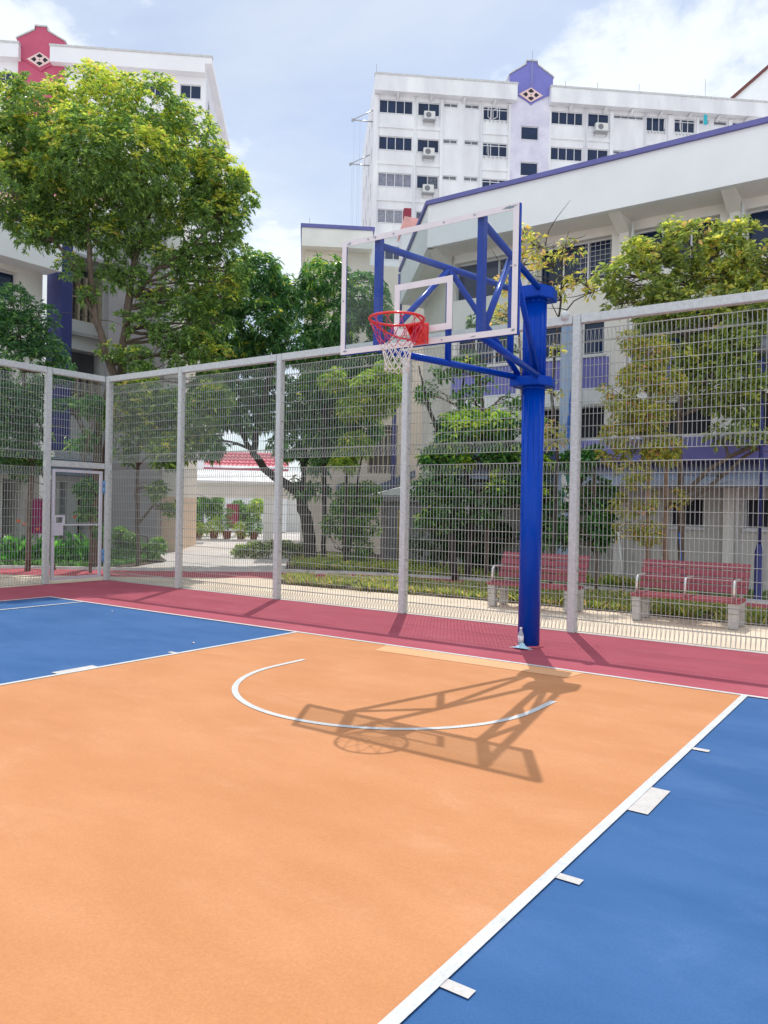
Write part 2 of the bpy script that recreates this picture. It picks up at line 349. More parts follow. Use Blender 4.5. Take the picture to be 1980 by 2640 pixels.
# red jogging path (ribbon) and its kerb
cl = [(-20, -5.5), (-16, -1.6), (-12.4, 1.9), (-10.0, 3.6), (-8.2, 5.2), (-6.6, 6.2), (-4.5, 6.75), (-2, 6.9), (0, 6.75), (2.5, 6.55), (6, 6.5), (12, 6.5)]
def offs(cl, d):
    out = []
    for i, p in enumerate(cl):
        a = cl[max(i-1, 0)]; b = cl[min(i+1, len(cl)-1)]; t = Vector((b[0]-a[0], b[1]-a[1])).normalized(); out.append((p[0]-t.y*d, p[1]+t.x*d))
    return out
def ribbon(cl, d0, d1, z0, z1, name, m):
    A = offs(cl, d0); B = offs(cl, d1); g = MB()
    for i in range(len(cl)-1):
        g.extr([(*A[i], z0), (*B[i], z0), (*B[i+1], z0), (*A[i+1], z0)], (0, 0, z1-z0))
    return struct(name, g, m)
ribbon(cl, -0.72, 0.72, -0.007, -0.003, 'jogging_path', MT['redpath'])
ribbon(cl, 0.78, 0.9, -0.03, 0.05, 'path_kerb', MT['kerb'])
g = MB(); g.face([(-9.3, 2.26, 0.0), (10.2, 2.26, 0.0), (10.2, 2.335, 0.0), (-9.3, 2.335, 0.0)]); struct('court_edging', g, MT['kerb'])
# planting beds
g = MB(); g.prism([(-6.6, 4.1), (-4.5, 4.25), (-2.7, 4.5), (0, 4.6), (1.8, 4.55), (12, 4.5), (12, 5.72), (2.5, 5.72), (0, 5.95), (-2, 6.1), (-4.5, 5.95), (-6.3, 5.45), (-7.2, 4.8)], -0.05, 0.004); struct('planting_strip', g, MT['soil'])
bk = offs(cl, 0.95)
g = MB(); g.prism([(-11.5, 9.9), (-9.0, 7.0), bk[5], bk[6], bk[7], bk[8], bk[9], bk[10], bk[11], (12, 9.4), (-5.5, 9.4), (-9.5, 13.3), (-13, 13.2)], -0.05, 0.003); struct('garden_bed', g, MT['soil'])
g = MB(); g.prism([bk[1], bk[2], (-11.3, 3.95), (-12.7, 6.5), (-16.4, 9.0), (-17.6, 8.0), (-17.6, -3)], -0.05, 0.003); struct('flower_bed', g, MT['soil'])

# ------------------------------------------------------------------ basketball hoop
H = thing('basketball_hoop', (0.03, 1.0, 0), 'tall blue steel basketball hoop with clear backboard and red rim', 'basketball hoop')
b = MB(); b.lathe([(0.118, 0), (0.118, 2.83)], (0.05, 1.0, 0), 32)
b.lathe([(0.118, 2.93), (0.118, 3.77)], (0.05, 1.0, 0), 32)
for k in range(12):
    t = 2*math.pi*k/12; x, y = 0.05+0.116*math.cos(t), 1.0+0.116*math.sin(t); b.tube([(x, y, 1.9), (x, y, 2.83)], [0.003, 0.009], 6); b.tube([(x, y, 2.93), (x, y, 3.77)], 0.012, 6)
b.lathe([(0.123, 2.805), (0.123, 2.8295)], (0.05, 1.0, 0), 32); b.lathe([(0.123, 3.745), (0.123, 3.7695)], (0.05, 1.0, 0), 32)
b.build('pole', MT['bluesteel'], H)
b = MB(); b.lathe([(0.16, 0.0), (0.15, 0.012), (0.119, 0.016)], (0.05, 1.0, 0), 28); b.build('base_ring', MT['redpath'], H)
def plate(z0, z1, nm):
    b = MB(); b.prism([(-0.14, 0.8), (0.19, 0.8), (0.26, 1.0), (0.22, 1.2), (-0.12, 1.2), (-0.17, 1.0)], z0, z1); return b.build(nm, MT['bluesteel'], H, bevel=0.006)
plate(2.831, 2.93, 'mounting_plate'); plate(3.771, 3.90, 'mounting_plate')
YB = -1.12
for s, xp in ((-1, -0.07), (1, 0.15)):
    xu = 0.53*s; b = MB(); b.box(xu-0.031, xu+0.031, YB-0.03, YB+0.03, 2.915, 3.94); b.build('upright', MT['bluesteel'], H)
    top0, top1 = (xu, YB+0.02, 3.88), (xp, 0.9, 3.86); bo0, bo1 = (xu, YB+0.02, 2.935), (xp, 0.9, 2.93)
    xm = xu+(xp-xu)*0.45; ym = YB+(0.9-YB)*0.45
    b = MB(); b.tube([top0, top1], 0.033, 14); b.build('arm', MT['bluesteel'], H)
    b = MB(); b.tube([bo0, bo1], 0.033, 14); b.build('arm', MT['bluesteel'], H)
    b = MB(); b.tube([(xm, ym, 2.935), (xm, ym, 3.86)], 0.032, 14); b.build('brace', MT['bluesteel'], H)
    b = MB(); b.tube([(xu, YB+0.04, 2.98), (xm, ym-0.04, 3.84)], 0.03, 14); b.build('brace', MT['bluesteel'], H)
    b = MB(); b.tube([(xm, ym+0.04, 3.84), (xp, 0.86, 2.96)], 0.03, 14); b.build('brace', MT['bluesteel'], H)
bb = MB(); bb.box(-0.9, 0.9, -1.195, -1.183, 2.9, 3.95); bb.v = bb.v
glass = bb.build('backboard', MT['acrylic'], H)
b = MB()
def bframe(b, x0, x1, z0, z1, w, y0, y1):
    b.box(x0, x1, y0, y1, z0, z0+w); b.box(x0, x1, y0, y1, z1-w, z1); b.box(x0, x0+w, y0, y1, z0+w, z1-w); b.box(x1-w, x1, y0, y1, z0+w, z1-w)
bframe(b, -0.9, 0.9, 2.9, 3.95, 0.05, -1.2005, -1.196); b.build('border', MT['boardwhite'], glass)
b = MB(); bframe(b, -0.297, 0.297, 3.008, 3.462, 0.055, -1.1995, -1.196); b.build('target_frame', MT['boardwhite'], glass)
b = MB(); bframe(b, -0.903, 0.903, 2.897, 3.953, 0.03, -1.1825, -1.155); b.build('back_frame', MT['bluesteel'], glass)
b = MB()
for x, z in ((-0.52, 3.925), (0.2, 3.925), (-0.32, 3.925), (0.84, 3.45), (-0.875, 3.4), (0.2, 2.925), (-0.6, 3.925), (0.875, 3.45)):
    b.lathe([(0.009, 0), (0.007, 0.006)], (0, 0, 0), 10); k = len(b.v)-20
    for i in range(k, len(b.v)):
        vx, vy, vz = b.v[i]; b.v[i] = (vx+x, -1.2005-vz, vy+z)
b.each('bolt', MT['bolt'], glass)
b = MB(); rnd = random.Random(3)
for cx, cz, w, h in ((0.82, 3.93, 0.075, 0.022), (-0.82, 3.922, 0.03, 0.014), (-0.85, 2.93, 0.03, 0.016), (0.86, 2.93, 0.025, 0.014), (0.5, 3.93, 0.02, 0.009), (-0.53, 3.935, 0.015, 0.008), (0.5, 2.92, 0.03, 0.01)):
    for k in range(4):
        x = cx+rnd.uniform(-w, w)*0.5; z = cz+rnd.uniform(-h, h)*0.5; ww = w*rnd.uniform(0.4, 0.8); hh = h*rnd.uniform(0.2, 0.45)
        b.face([(x-ww, -1.2025-0.0003*k, z-hh*0.4), (x-ww*0.2, -1.2025-0.0003*k, z-hh), (x+ww, -1.2025-0.0003*k, z-hh*0.2), (x+ww*0.4, -1.2025-0.0003*k, z+hh)])
b.each('rubbed_mark', MT['rubbed'], glass, 4)
# rim, bracket, net
b = MB(); RC = (-0.01, -1.575); RR = 0.228
ring = [(RC[0]+RR*math.cos(t), RC[1]+RR*math.sin(t), 3.05) for t in [2*math.pi*i/56 for i in range(56)]]
b.tube(ring, 0.0105, 10, closed=True)
ring2 = [(RC[0]+(RR-0.006)*math.cos(t), RC[1]+(RR-0.006)*math.sin(t), 3.05-0.03) for t in [2*math.pi*i/56 for i in range(56)]]
b.box(-0.085, 0.07, -1.212, -1.2028, 2.905, 3.085)
b.box(-0.085, 0.07, -1.352, -1.2125, 3.046, 3.062)
b.extr([(-0.082, -1.2125, 2.92), (-0.082, -1.2125, 3.045), (-0.082, -1.34, 3.045)], (0.008, 0, 0)); b.extr([(0.058, -1.2125, 2.92), (0.058, -1.2125, 3.045), (0.058, -1.34, 3.045)], (0.008, 0, 0))
for s in (-1, 1):
    arc = []
    for i in range(9):
        t = i/8; th = math.radians(90-s*(20+ 95*t)); rr = RR*0.98
        arc.append((RC[0]+rr*math.cos(th)*(1 if i else 0.35), RC[1]+rr*math.sin(th)+ (0.14 if i == 0 else 0), 2.93+0.115*min(1, t*1.15)))
    b.tube(arc, 0.007, 8)
for k in range(12):
    th = 2*math.pi*(k+0.5)/12; p = (RC[0]+RR*math.cos(th), RC[1]+RR*math.sin(th))
    b.tube([(p[0]-0.02*math.sin(th), p[1]+0.02*math.cos(th), 3.043), (p[0]*1.0-0.012*math.sin(th), p[1]+0.012*math.cos(th), 3.024), (p[0]+0.012*math.sin(th), p[1]-0.012*math.cos(th), 3.024), (p[0]+0.02*math.sin(th), p[1]-0.02*math.cos(th), 3.043)], 0.004, 6)
rim = b.build('rim', MT['rim'], H)
b = MB()
for sx, sz in ((-0.065, 2.925), (0.05, 2.925), (-0.065, 3.02), (0.05, 3.02)): b.box(sx-0.008, sx+0.008, -1.217, -1.2122, sz-0.008, sz+0.008)
b.each('bolt', MT['bolt'], rim)
lev = [(0.226, 3.026), (0.165, 2.90), (0.135, 2.84), (0.118, 2.78), (0.108, 2.73), (0.102, 2.68), (0.104, 2.635)]
b1, b2 = MB(), MB(); rn = random.Random(5); jit = {}
def node(l, k):
    l2, k2 = l, k % 12
    if (l2, k2) not in jit:
        j = 0.006 if l else 0; jit[(l2, k2)] = (rn.uniform(-j, j), rn.uniform(-j, j), rn.uniform(-j, j)*1.5)
    th = 2*math.pi*(k2+0.5+(0.5 if l % 2 else 0))/12; r, z = lev[l]; d = jit[(l2, k2)]
    return Vector((RC[0]+r*math.cos(th)+d[0]+0.012*(l/6), RC[1]+r*math.sin(th)+d[1], z+d[2]))
for l in range(6):
    for k in range(12):
        for o_ in ((0, -1) if l % 2 == 0 else (0, 1)):
            A_, B_ = node(l, k), node(l+1, k+o_); mid = (A_+B_)/2+Vector((0, 0, -0.003))
            (b1 if l < 2 else b2).tube([A_, mid, B_], 0.0032 if l < 2 else 0.0038, 5)
    for k in range(12):
        if l > 0: pass
for k in range(12):
    A_, B_ = node(6, k), node(6, k+1); b2.tube([A_, (A_+B_)/2+Vector((0, 0, -0.018)), B_], 0.0038, 5)
b2.build('net', MT['netwhite'], rim); b1.build('net_top', MT['netred'], rim)

# ------------------------------------------------------------------ fences
PT = 3.88
def fence_panel(o, d, L, z0, z1, tri0, tri1, nrm, r=0.0034):
    """welded mesh: verticals every 5 cm, horizontals every 15 cm, folded triangular edge"""
    b = MB(); o = np.array(o, float); d = np.array(d, float); nrm = np.array(nrm, float); n = int(L/0.05)
    za = z0+(0.14 if tri0 else 0); zb = z1-(0.14 if tri1 else 0)
    for i in range(n+1):
        p = o+d*(L-n*0.05)/2+d*0.05*i; pts = []
        if tri0: pts += [(*(p+nrm*0.004), za), (*(p+nrm*0.075), za-0.004), (*(p+nrm*0.004), z0)]
        pts += [(*p, z0), (*p, z1)] if not tri0 else [(*p, z1)]
        if tri1: pts += [(*(p+nrm*0.075), zb+0.004), (*(p+nrm*0.004), zb)]
        b.tube(pts, r, 4, smooth=False)
    def hor(z, off=0.0, rr=r*1.15):
        b.tube([(*(o+nrm*off-nrm*0.005), z), (*(o+d*L+nrm*off-nrm*0.005), z)], rr, 5)
    z = za
    for z in np.arange(za, zb+0.01, (zb-za)/max(1, round((zb-za)/0.15))): hor(z)
    if tri0: hor(z0); hor(za-0.004, 0.078)
    if tri1: hor(z1, 0, r*1.6); hor(zb+0.004, 0.078)
    return b
def post_mb(x0, y0, h=PT, s=0.1):
    b = MB(); b.box(x0, x0+s, y0, y0+s, 0, h); return b
BF = thing('mesh_fence', (0, 2.25, 0), 'long galvanised welded mesh fence with square posts behind the hoop', 'fence')
xs = [-9.3, -7.24, -4.9, -2.5, 0.0, 2.47, 4.94, 7.4]
for i, x in enumerate(xs):
    post = post_mb(x, 2.2).build('post', MT['galv'], BF, bevel=0.008)
    c = MB()
    for z in (0.25, 0.75, 1.25, 1.75, 2.3, 2.8, 3.3, 3.65): c.box(x+0.1001, x+0.108, 2.235, 2.25, z, z+0.02)
    c.each('clip', MT['bolt'], post)
for i in range(len(xs)-1):
    x0, x1 = xs[i]+0.1, xs[i+1]
    b = MB(); b.box(x0+0.006, x1-0.006, 2.2, 2.3, 3.772, 3.879); b.build('rail', MT['galv'], BF, bevel=0.006)
    fence_panel((x0+0.003, 2.262), (1, 0), x1-x0-0.006, 0.02, 2.085, True, True, (0, 1)).build('mesh_panel', MT['wire'], BF)
    fence_panel((x0+0.003, 2.262), (1, 0), x1-x0-0.006, 2.235, 3.69, True, True, (0, 1)).build('mesh_panel', MT['wire'], BF)
LF = thing('mesh_fence', (-9.25, 0, 0), 'galvanised mesh fence along the left side of the court beside the gate', 'fence')
ys = [1.0, -1.45, -3.9, -6.35]
for y in ys: post_mb(-9.4, y).build('post', MT['galv'], LF, bevel=0.008)
for i in range(3):
    y0, y1 = ys[i+1]+0.1, ys[i]
    b = MB(); b.box(-9.4, -9.3, y0+0.006, y1-0.006, 3.772, 3.879); b.build('rail', MT['galv'], LF, bevel=0.006)
    fence_panel((-9.345, y0+0.003), (0, 1), y1-y0-0.006, 0.02, 2.085, True, True, (-1, 0)).build('mesh_panel', MT['wire'], LF)
    fence_panel((-9.345, y0+0.003), (0, 1), y1-y0-0.006, 2.235, 3.69, True, True, (-1, 0)).build('mesh_panel', MT['wire'], LF)
b = MB(); b.box(-9.4, -9.3, 1.106, 2.194, 3.772, 3.879); b.build('rail', MT['galv'], LF, bevel=0.006)
b = MB(); b.box(-9.36, -9.28, 1.102, 2.196, 2.115, 2.222); b.build('lintel', MT['galv'], LF, bevel=0.005)
fence_panel((-9.345, 1.104), (0, 1), 1.09, 2.26, 3.69, True, True, (-1, 0)).build('mesh_panel', MT['wire'], LF)
G_ = thing('mesh_gate', (-9.32, 2.19, 0), 'grey metal gate with mesh infill and lock box in the court fence', 'gate')
b = MB()
def yfr(b, x0, x1, y0, y1, z0, z1, w):
    b.box(x0, x1, y0, y1, z0, z0+w); b.box(x0, x1, y0, y1, z1-w, z1); b.box(x0, x1, y0, y0+w, z0+w, z1-w); b.box(x0, x1, y1-w, y1, z0+w, z1-w)
yfr(b, -9.345, -9.30, 1.135, 2.165, 0.06, 2.07, 0.05); b.box(-9.343, -9.302, 1.185, 2.115, 1.045, 1.075); b.build('frame', MT['gatepaint'], G_)
b = MB()
for y in np.arange(1.21, 2.11, 0.05): b.tube([(-9.325, y, 0.1), (-9.325, y, 2.03)], 0.003, 4, smooth=False)
for z in np.arange(0.2, 2.0, 0.15): b.tube([(-9.331, 1.18, z), (-9.331, 2.12, z)], 0.0035, 5)
b.build('mesh_panel', MT['wire'], G_)
b = MB(); yfr(b, -9.298, -9.255, 1.15, 1.36, 1.06, 1.235, 0.035); b.box(-9.335, -9.256, 1.15, 1.33, 0.87, 1.0595); b.build('lock_box', MT['gatepaint'], G_)
for z in (0.35, 1.65):
    b = MB(); b.lathe([(0.018, z), (0.018, z+0.12)], (-9.285, 2.185, 0), 12); b.lathe([(0.018, z+0.125), (0.018, z+0.24)], (-9.285, 2.185, 0), 12); b.build('hinge', MT['hinge'], G_)

# ------------------------------------------------------------------ benches
def bench(x0, label):
    B = thing('park_bench', (x0+0.7, 4.15, 0), label, 'bench', 'red slatted benches behind the fence')
    W = 1.42
    for i in range(3):
        y = 3.84+i*0.135; z = 0.335+0.005*i
        b = MB(); b.box(x0, x0+W, y, y+0.115, z, z+0.035); b.build('seat_slat', MT['wood'], B, bevel=0.005)
    for i in range(4):
        z = 0.43+i*0.1; y = 4.27+0.045*i
        b = MB(); b.obox((x0, y, z), (W, 0, 0), (0, 0.03, -0.006), (0, 0.03, 0.088)); b.build('back_slat', MT['wood'], B, bevel=0.004)
    for xl in (x0+0.02, x0+W-0.16):
        for y, hh, yb in ((3.87, 0.33, 3.87), (4.24, 0.33, 4.2)):
            b = MB(); b.obox((xl, y+0.01, 0), (0.12, 0, 0), (0, 0.09, 0), (0, 0, 0.2)); b.obox((xl, y, 0.2), (0.12, 0, 0), (0, 0.11, 0), (0, 0.0, 0.07)); b.build('leg', MT['legconc'], B, bevel=0.008)
        b = MB(); b.obox((xl, 3.872, 0.27), (0.12, 0, 0), (0, 0.48, 0), (0, 0, 0.058)); b.build('bearer', MT['legconc'], B)
        xe = xl+0.04
        b = MB(); b.obox((xe, 4.31, 0.3), (0.05, 0, 0), (0, 0.03, 0), (0, 0.215, 0.5)); b.build('back_support', MT['legconc'], B)
    for xa in (x0+0.07, x0+W/2, x0+W-0.1):
        b = MB(); b.tube([(xa, 3.93, 0.37), (xa, 3.93, 0.56), (xa, 3.945, 0.595), (xa, 3.98, 0.612), (xa, 4.3, 0.61)], 0.018, 10); b.build('armrest', MT['steel'], B)
    return B
bench(0.24, 'red slatted bench right of the hoop with all three steel armrests showing')
bench(-1.98, 'red slatted bench partly hidden behind the blue hoop pole')

# ------------------------------------------------------------------ bottle and mask
p = (0.03, 0.845)
BT = thing('water_bottle', (p[0], p[1], 0), 'clear plastic water bottle standing against the base of the blue pole', 'bottle')
b = MB(); b.lathe([(0.028, 0), (0.031, 0.006), (0.031, 0.04), (0.029, 0.05), (0.031, 0.06), (0.031, 0.13), (0.028, 0.15), (0.015, 0.185), (0.0125, 0.19), (0.0125, 0.2)], (*p, 0), 20); b.build('body', MT['bottle'], BT)
b = MB(); b.lathe([(0.0145, 0.198), (0.0145, 0.22)], (*p, 0), 16); b.build('cap', MT['cap'], BT)
b = MB(); b.lathe([(0.0318, 0.062), (0.0318, 0.128)], (*p, 0), 20); lb = b.build('wrapper', MT['cap'], BT)
b = MB()
for i in range(4):
    z = 0.068+i*0.0145; 
    for k in range(2):
        a0 = R(-100+k*9); pts = [(p[0]+0.0322*math.cos(t), p[1]+0.0322*math.sin(t)) for t in (a0, a0+R(7))]
        b.face([(*pts[0], z), (*pts[1], z+0.002), (*pts[1], z+0.008), (*pts[0], z+0.009)])
b.build('lettering', MT['magenta'], lb)
b = MB(); cx, cy = 0.075, 0.775; n = 14; V = []; F = []
for j in range(n+1):
    for i in range(n+1):
        u = i/n; w = j/n; x = cx+(u-0.5)*0.17+0.02*(w-0.5); y = cy+(w-0.5)*0.09
        e = math.sin(math.pi*u)*math.sin(math.pi*w); z = 0.014+0.05*e*(0.7+0.35*math.sin(9*u+5*w))+0.008*math.sin(14*w+3*u)*e
        V.append((x, y, z))
for j in range(n):
    for i in range(n): F.append((j*(n+1)+i, j*(n+1)+i+1, (j+1)*(n+1)+i+1, (j+1)*(n+1)+i))
b.grid(V, F, True)
MK = thing('face_mask', (cx, cy, 0), 'crumpled pale blue face mask lying in front of the water bottle', 'face mask')
b.build('cloth', MT['mask'], MK)
b = MB(); b.tube([(cx-0.08, cy+0.02, 0.014), (cx-0.13, cy+0.0, 0.006), (cx-0.12, cy-0.035, 0.006), (cx-0.07, cy-0.03, 0.012)], 0.0025, 6); b.tube([(cx+0.08, cy+0.02, 0.012), (cx+0.12, cy+0.005, 0.006), (cx+0.1, cy-0.03, 0.006), (cx+0.07, cy-0.03, 0.012)], 0.0025, 6); b.build('ear_loop', MT['cap'], MK)

# ------------------------------------------------------------------ walls with openings
def wall(b, A, e, n, L0, L1, z0, z1, ops, depth=0.18):
    """wall plane through A along e (outward normal n) with rectangular openings (s0,s1,z0,z1) and reveals"""
    A = np.array([*A, 0.0]); e = np.array([*e, 0.0]); n = np.array([*n, 0.0]); up = np.array([0, 0, 1.0])
    S = sorted({L0, L1, *[o[0] for o in ops], *[o[1] for o in ops]}); Zs = sorted({z0, z1, *[o[2] for o in ops], *[o[3] for o in ops]})
    P = lambda s, z, d=0.0: A+e*s+up*z-n*d
    flip = np.dot(np.cross(e, up), n) < 0
    def q(pts): b.face(pts[::-1] if flip else pts)
    for i in range(len(S)-1):
        for j in range(len(Zs)-1):
            sc, zc = (S[i]+S[i+1])/2, (Zs[j]+Zs[j+1])/2
            if any(o[0] < sc < o[1] and o[2] < zc < o[3] for o in ops): continue
            q([P(S[i], Zs[j]), P(S[i+1], Zs[j]), P(S[i+1], Zs[j+1]), P(S[i], Zs[j+1])])
    for s0, s1, a, c in ops:
        q([P(s0, a), P(s0, a, depth), P(s0, c, depth), P(s0, c)][::-1]); q([P(s1, a), P(s1, a, depth), P(s1, c, depth), P(s1, c)])
        q([P(s0, a), P(s1, a), P(s1, a, depth), P(s0, a, depth)][::-1]); q([P(s0, c), P(s1, c), P(s1, c, depth), P(s0, c, depth)])
def window(parent, A, e, n, s0, s1, z0, z1, mull, depth=0.14, fw=0.05, glass='glassdark', hbar=None, sill=True, grille=False, opened=()):
    A = np.array([*A, 0.0]); e3 = np.array([*e, 0.0]); n3 = np.array([*n, 0.0]); up = np.array([0, 0, 1.0])
    b = MB(); O = A-n3*depth
    def bar(sa, sb, za, zb, d0=0.0, d1=0.05): b.obox(O+e3*sa+up*za+n3*d0, e3*(sb-sa), n3*(d1-d0), up*(zb-za))
    g_ = 0.004; s0 += g_; s1 -= g_; z0 += g_; z1 -= g_
    bar(s0, s1, z0, z0+fw); bar(s0, s1, z1-fw, z1); bar(s0, s0+fw, z0+fw, z1-fw); bar(s1-fw, s1, z0+fw, z1-fw)
    for k in range(1, mull): sm = s0+(s1-s0)*k/mull; bar(sm-fw/2, sm+fw/2, z0+fw, z1-fw, 0, 0.046)
    if hbar: zh = z0+(z1-z0)*hbar; bar(s0+fw, s1-fw, zh-fw/2, zh+fw/2, 0, 0.042)
    if sill: b.obox(O+e3*(s0-0.03)+up*(z0-0.05)+n3*(depth-0.005), e3*(s1-s0+0.06), n3*0.06, up*0.045)
    if grille:
        k = 0
        sa, sb = (s0+fw, s1-fw) if grille == 1 else (s0+(s1-s0)*0.5+fw/2, s1-fw)
        for x in np.arange(sa+0.08, sb, 0.11): b.obox(O+e3*x+up*(z0+fw)-n3*0.0+n3*0.004, e3*0.007, n3*0.01, up*(z1-z0-2*fw))
        for z in np.arange(z0+fw+0.08, z1-fw, 0.11): b.obox(O+e3*sa+up*z+n3*0.016, e3*(sb-sa), n3*0.01, up*0.007)
    for (sa, sb, ang) in opened:           # casements swung outward
        hinge = O+e3*sa+n3*0.06; d = e3*math.cos(R(ang))*(1 if sb > sa else -1)+n3*math.sin(R(ang)); w = abs(sb-sa); t = np.cross(d, up)*0.03
        za, zb = z0+0.06, z1-0.24
        for q0, q1, r0, r1 in ((0, w, za, za+0.05), (0, w, zb-0.05, zb), (0, 0.05, za, zb), (w-0.05, w, za, zb)): b.obox(hinge+d*q0+up*r0, d*(q1-q0), t, up*(r1-r0))
    f = b.build('window', MT['frame'], parent)
    p_ = MB(); q0 = O-n3*0.006; pts = [q0+e3*s0+up*z0, q0+e3*s1+up*z0, q0+e3*s1+up*z1, q0+e3*s0+up*z1]; p_.face(pts)
    p_.build('pane', MT[glass], f)
    return f
def unit2(az): a = R(az); return np.array([math.sin(a), math.cos(a)])
E1 = unit2(49.1); E2 = np.array([-E1[1], E1[0]]); N1 = -E2   # tower facades face N1

def ac_unit(parent, P, e, n, s, z, w=0.85, h=0.6):
    A = np.array([*P, 0.0]); e3 = np.array([*e, 0]); n3 = np.array([*n, 0]); up = np.array([0, 0, 1.0]); O = A+e3*s+n3*0.2+up*z
    b = MB(); b.obox(O, e3*w, n3*0.32, up*h); u = b.build('ac_unit', MT['acwhite'], parent, bevel=0.02)
    c = O+e3*w*0.4+n3*0.322+up*h*0.5; b = MB(); ring = [c+(e3*math.cos(t)+up*math.sin(t))*h*0.36 for t in [2*math.pi*i/20 for i in range(20)]]; b.face(ring)
    b.build('fan_grille', MT['acfan'], u)
    b = MB(); b.obox(O-up*0.06-e3*0.05-n3*0.2, e3*(w+0.1), n3*0.58, up*0.04); b.obox(O-up*0.24-n3*0.19, e3*0.04, n3*0.5, up*0.04); b.obox(O-up*0.24+e3*(w-0.04)-n3*0.19, e3*0.04, n3*0.5, up*0.04)
    b.build('bracket', MT['bolt'], u)
def diamond_panel(parent, A, e, n, sc, zc, hw, hh):
    A3 = np.array([*A, 0.0]); e3 = np.array([*e, 0]); n3 = np.array([*n, 0]); up = np.array([0, 0, 1.0]); C_ = A3+e3*sc+up*zc
    b = MB(); b.extr([C_+e3*hw, C_+up*hh, C_-e3*hw, C_-up*hh], n3*0.06); d = b.build('lattice_panel', MT['lace'], parent)
    b = MB()
    for dx, dz in ((0.42, 0), (-0.42, 0), (0, 0.48), (0, -0.48)):
        cc = C_+e3*hw*dx+up*hh*dz+n3*0.064
        for ox, oz, r in ((0, 0, 0.16), (0.13 if dx == 0 else 0.0, 0.0 if dx == 0 else 0.13, 0.10), (-0.13 if dx == 0 else 0, 0 if dx == 0 else -0.13, 0.10), (dx*0.3, dz*0.3, 0.1)):
            c2 = cc+e3*hw*ox+up*hh*oz*1.2+n3*0.001*len(b.f); b.face([c2+e3*hw*r*math.cos(t)+up*hh*r*1.4*math.sin(t) for t in [2*math.pi*i/12 for i in range(12)]])
    c2 = C_+n3*0.064; b.face([c2+e3*hw*0.05*math.cos(t)+up*hh*0.08*math.sin(t) for t in [2*math.pi*i/12 for i in range(12)]])
    b.build('cutout', MT['dark'], d)
def gable_bay(parent, A, e, n, s0, s1, ztop, zsh, zfasc, mname, zlow=0.0, body='lilac'):
    A3 = np.array([*A, 0.0]); e3 = np.array([*e, 0]); n3 = np.array([*n, 0]); up = np.array([0, 0, 1.0]); P = lambda s, z, d=0: A3+e3*s+up*z+n3*(d+0.52)
    m = (s0+s1)/2; b = MB()
    b.extr([P(s0, zfasc-0.6, -0.3), P(m-0.35, zfasc-1.35, -0.3), P(m+0.0, zfasc-1.62, -0.3), P(m+0.35, zfasc-1.35, -0.3), P(s1, zfasc-0.6, -0.3), P(s1, zsh, -0.3), P(m+0.42, ztop-0.27, -0.3), P(m+0.4, ztop, -0.3), P(m-0.4, ztop, -0.3), P(m-0.42, ztop-0.27, -0.3), P(s0, zsh, -0.3)], -n3*0.25)
    gb = b.build('gable', MT[mname], parent)
    b = MB(); prof = [(s0-0.08, zsh-0.02), (m-0.46, ztop-0.27), (m-0.44, ztop+0.02), (m+0.44, ztop+0.02), (m+0.46, ztop-0.27), (s1+0.08, zsh-0.02)]
    for i in range(len(prof)-1):
        (a, za), (c, zc) = prof[i], prof[i+1]; b.extr([P(a, za, -0.22), P(c, zc, -0.22), P(c, zc+0.1, -0.22), P(a, za+0.1, -0.22)], -n3*1.6)
    b.build('coping', MT['kerb'], gb)
    diamond_panel(parent, A, e, n, m, zfasc-0.55, 0.95, 0.56) if False else None
    return P

# ---- tower block with violet gable
TA = (-31.93, 41.35); TW = tuple(np.array(TA)+E2*0.7); ZT = 34.53; FH = 2.82
T = thing('apartment_block', (*TA, 0), 'weathered white apartment block with violet gable behind the backboard', 'building')
cols_ = [(0.40, 3.02, 4, 33.03, 31.97), (3.41, 5.13, 2, 32.99, 31.96), (5.43, 6.56, 2, 33.09, 32.75), (7.11, 8.24, 2, 33.1, 32.76), (8.57, 10.55, 3, 33.03, 31.98), (11.58, 13.01, 1, 31.65, 30.58),
         (14.03, 16.63, 4, 33.05, 32.02), (17.02, 18.76, 2, 33.09, 32.0), (19.13, 21.61, 4, 33.1, 32.80), (21.82, 23.47, 3, 33.12, 31.99), (24.18, 25.91, 3, 33.12, 32.04), (26.23, 27.06, 2, 33.2, 32.82), (27.49, 28.61, 1, 33.18, 32.82), (29.04, 30.49, 2, 33.17, 32.3)]
ops = []
for f in range(7):
    for (s0, s1, m_, z1, z0) in cols_: ops.append((s0, s1, z0-f*FH, z1-f*FH))
LEN = 46.0
b = MB(); wall(b, TW, E1, N1, 0.0, 10.75, 0, ZT-0.3, [o for o in ops if o[0] < 10.7], 0.16); wall(b, TW, E1, N1, 13.85, LEN, 0, ZT-0.3, [o for o in ops if o[0] > 13.8], 0.16)
# plain backs and ends
def v3(p2, z): return (p2[0], p2[1], z)
a2 = np.array(TW); c_ = a2+E2*13; d_ = c_+E1*LEN; e_ = a2+E1*LEN
b.face([v3(e_, 0), v3(d_, 0), v3(d_, ZT), v3(e_, ZT)]); b.face([v3(d_, 0), v3(c_, 0), v3(c_, ZT), v3(d_, ZT)]); b.face([v3(a2-E2*0.0, ZT-0.3), v3(e_, ZT-0.3), v3(d_, ZT-0.3), v3(c_, ZT-0.3)])
b.build('wall', MT['hdb'], T)
# end wall with narrow windows
b = MB(); eo = [(1.6+k*2.6, 2.6+k*2.6, ZT-2.9-f*FH, ZT-1.6-f*FH) for k in range(4) for f in range(9)]
wall(b, TW, E2, -E1, 0.0, 13.0, 0, ZT, eo, 0.12); b.build('end_wall', MT['hdbplain'], T)
for o in eo: window(T, TW, E2, -E1, *o, 2, depth=0.1, sill=False)
